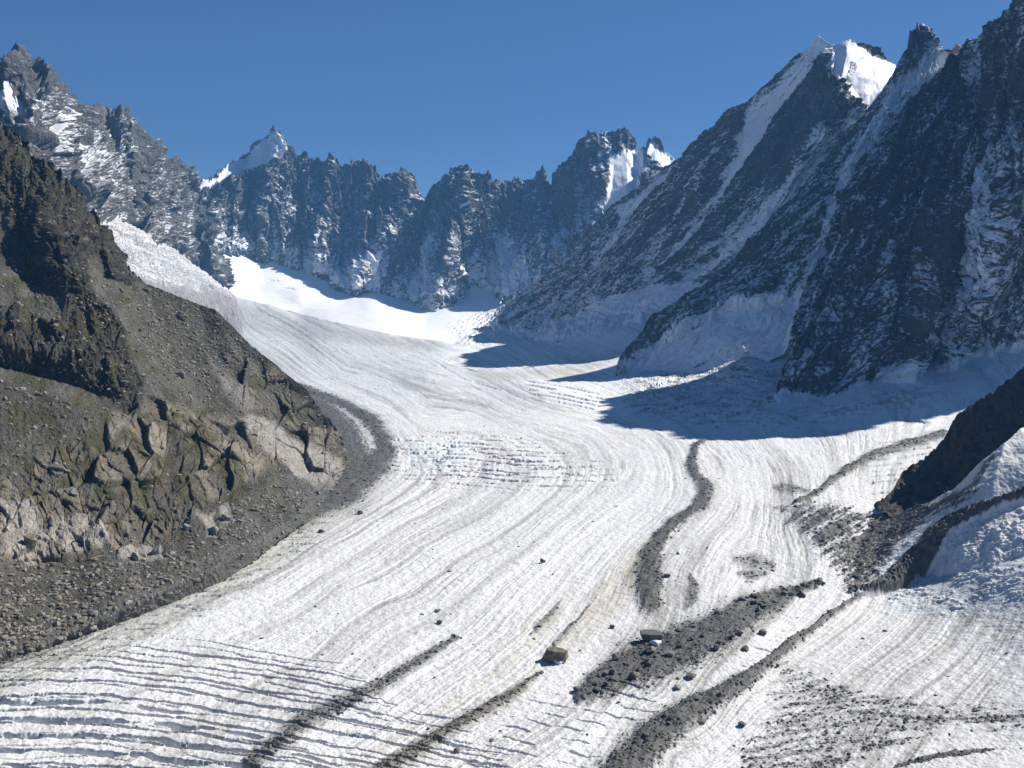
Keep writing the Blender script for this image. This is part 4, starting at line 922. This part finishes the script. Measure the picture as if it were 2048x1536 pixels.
scatter_line(40,[(690,980,14),(560,1075,12),(400,1165,12),(200,1258,12),(40,1325,10)],1.0,.8,2.2,'rocks at the scree toe','small dark rock among many on ice along the scree toe')
# rubble, uncountable
def rubble(name,pos,size,label,mat,seed=0):
    r=np.random.default_rng(seed); n=len(pos); Vb,Fb=ICO1; Vs=[rock_shape(ICO1,500+i,(1,.8,.65),7,.1)[0] for i in range(6)]
    nv=len(Vb); out=np.empty((n,nv,3))
    a=r.uniform(0,6.3,n); idx=r.integers(0,6,n)
    ca,sa=np.cos(a),np.sin(a)
    VV=np.stack(Vs)[idx]*size[:,None,None]*r.uniform(.7,1.3,(n,1,3))
    out[...,0]=VV[...,0]*ca[:,None]-VV[...,1]*sa[:,None]; out[...,1]=VV[...,0]*sa[:,None]+VV[...,1]*ca[:,None]; out[...,2]=VV[...,2]
    out+=pos[:,None]; Fc=(Fb[None]+(np.arange(n)*nv)[:,None,None]).reshape(-1,3)
    return link(name,make_mesh(name,out.reshape(-1,3),Fc,None,False),mat,kind='stuff',label=label)
wgt=(dirt+.012)*(Y0>760)*(X0>-60)*(X0<2100)*(DIST/700)**.3*(Y0<1600); wgt*=(1+3*(dirt>.5)*(dirt<.95))
pr=wgt.ravel()/wgt.sum(); ids=rng.choice(pr.size,16000,p=pr); gp=G.reshape(-1,3)[ids]
rubble('moraine_rubble',gp,(.35+1.3*rng.uniform(size=len(ids))**4)*(DIST.ravel()[ids]/750)**.6,'loose grey rubble strewn along the moraines and ice',M_rock,1)
hm=(HILL_T*1.0+.25*(1-HILL_CR)+.05); hm=hm*(HILL_X>-40)*(1-.93*HILL_SL); pr=hm.ravel()/hm.sum(); ids=rng.choice(pr.size,15000,p=pr)
sz=.5+2.9*rng.uniform(size=len(ids))**6
half=len(ids)//2
rubble('scree',HILL_P.reshape(-1,3)[ids[:half]],sz[:half],'grey brown scree of loose stones on the hillside',M_rock_brown,2)
rubble('pale_scree',HILL_P.reshape(-1,3)[ids[half:]],sz[half:]*.85,'pale loose stones scattered through the hillside scree',M_rock_pale,3)
print('rocks',time.time()-T0)

# ================================================================== HAZE
hz=make_mesh('haze',np.array([(sx*6500 if True else 0,yy,zz) for zz in (-60,2600) for yy in (-300,9500) for sx in (-1,1)],float),
   np.array([[0,2,3,1],[4,5,7,6],[0,1,5,4],[2,6,7,3],[0,4,6,2],[1,3,7,5]]),None,False)
hm_=bpy.data.materials.new('haze'); hm_.use_nodes=True; nt=hm_.node_tree
for q in list(nt.nodes): nt.nodes.remove(q)
ov=nd(nt,'ShaderNodeOutputMaterial'); pv=nd(nt,'ShaderNodeVolumePrincipled'); pv.inputs['Color'].default_value=(.20,.52,1,1); pv.inputs['Density'].default_value=3.0e-5
nt.links.new(pv.outputs[0],ov.inputs['Volume'])
link('haze',hz,hm_,kind='stuff',label='thin blue mountain air')

# ================================================================== LIGHT, SKY, CAMERA
W=bpy.data.worlds.new('World'); bpy.context.scene.world=W; W.use_nodes=True; nt=W.node_tree
bg=nt.nodes['Background']; sky=nd(nt,'ShaderNodeTexSky',sky_type='NISHITA'); sky.sun_disc=False
sky.sun_elevation=SUN_EL; sky.sun_rotation=SUN_AZ; sky.altitude=3600; sky.air_density=1.0; sky.dust_density=0; sky.ozone_density=10
nt.links.new(sky.outputs[0],bg.inputs[0]); bg.inputs[1].default_value=.052
sl=bpy.data.lights.new('Sun','SUN'); sl.energy=5.0; sl.angle=math.radians(.5); sl.color=(1,.955,.875)
so=bpy.data.objects.new('Sun',sl); C.objects.link(so)
from mathutils import Vector
sd=Vector((math.sin(SUN_AZ)*math.cos(SUN_EL),math.cos(SUN_AZ)*math.cos(SUN_EL),math.sin(SUN_EL)))
so.rotation_euler=sd.to_track_quat('Z','Y').to_euler(); so.location=(0,0,3000)
cd=bpy.data.cameras.new('Camera'); co=bpy.data.objects.new('Camera',cd); C.objects.link(co)
cd.sensor_width=36; cd.lens=F/2048*36; cd.clip_end=30000; cd.clip_start=1
co.location=(0,0,CAMZ); co.rotation_euler=(math.pi/2-PITCH,0,0)
sc=bpy.context.scene; sc.camera=co
sc.view_settings.view_transform='Standard'; sc.view_settings.look='None'; sc.view_settings.exposure=.50; sc.view_settings.gamma=1
sc.cycles.max_bounces=4; sc.cycles.diffuse_bounces=2; sc.cycles.volume_bounces=1
print('done',time.time()-T0)
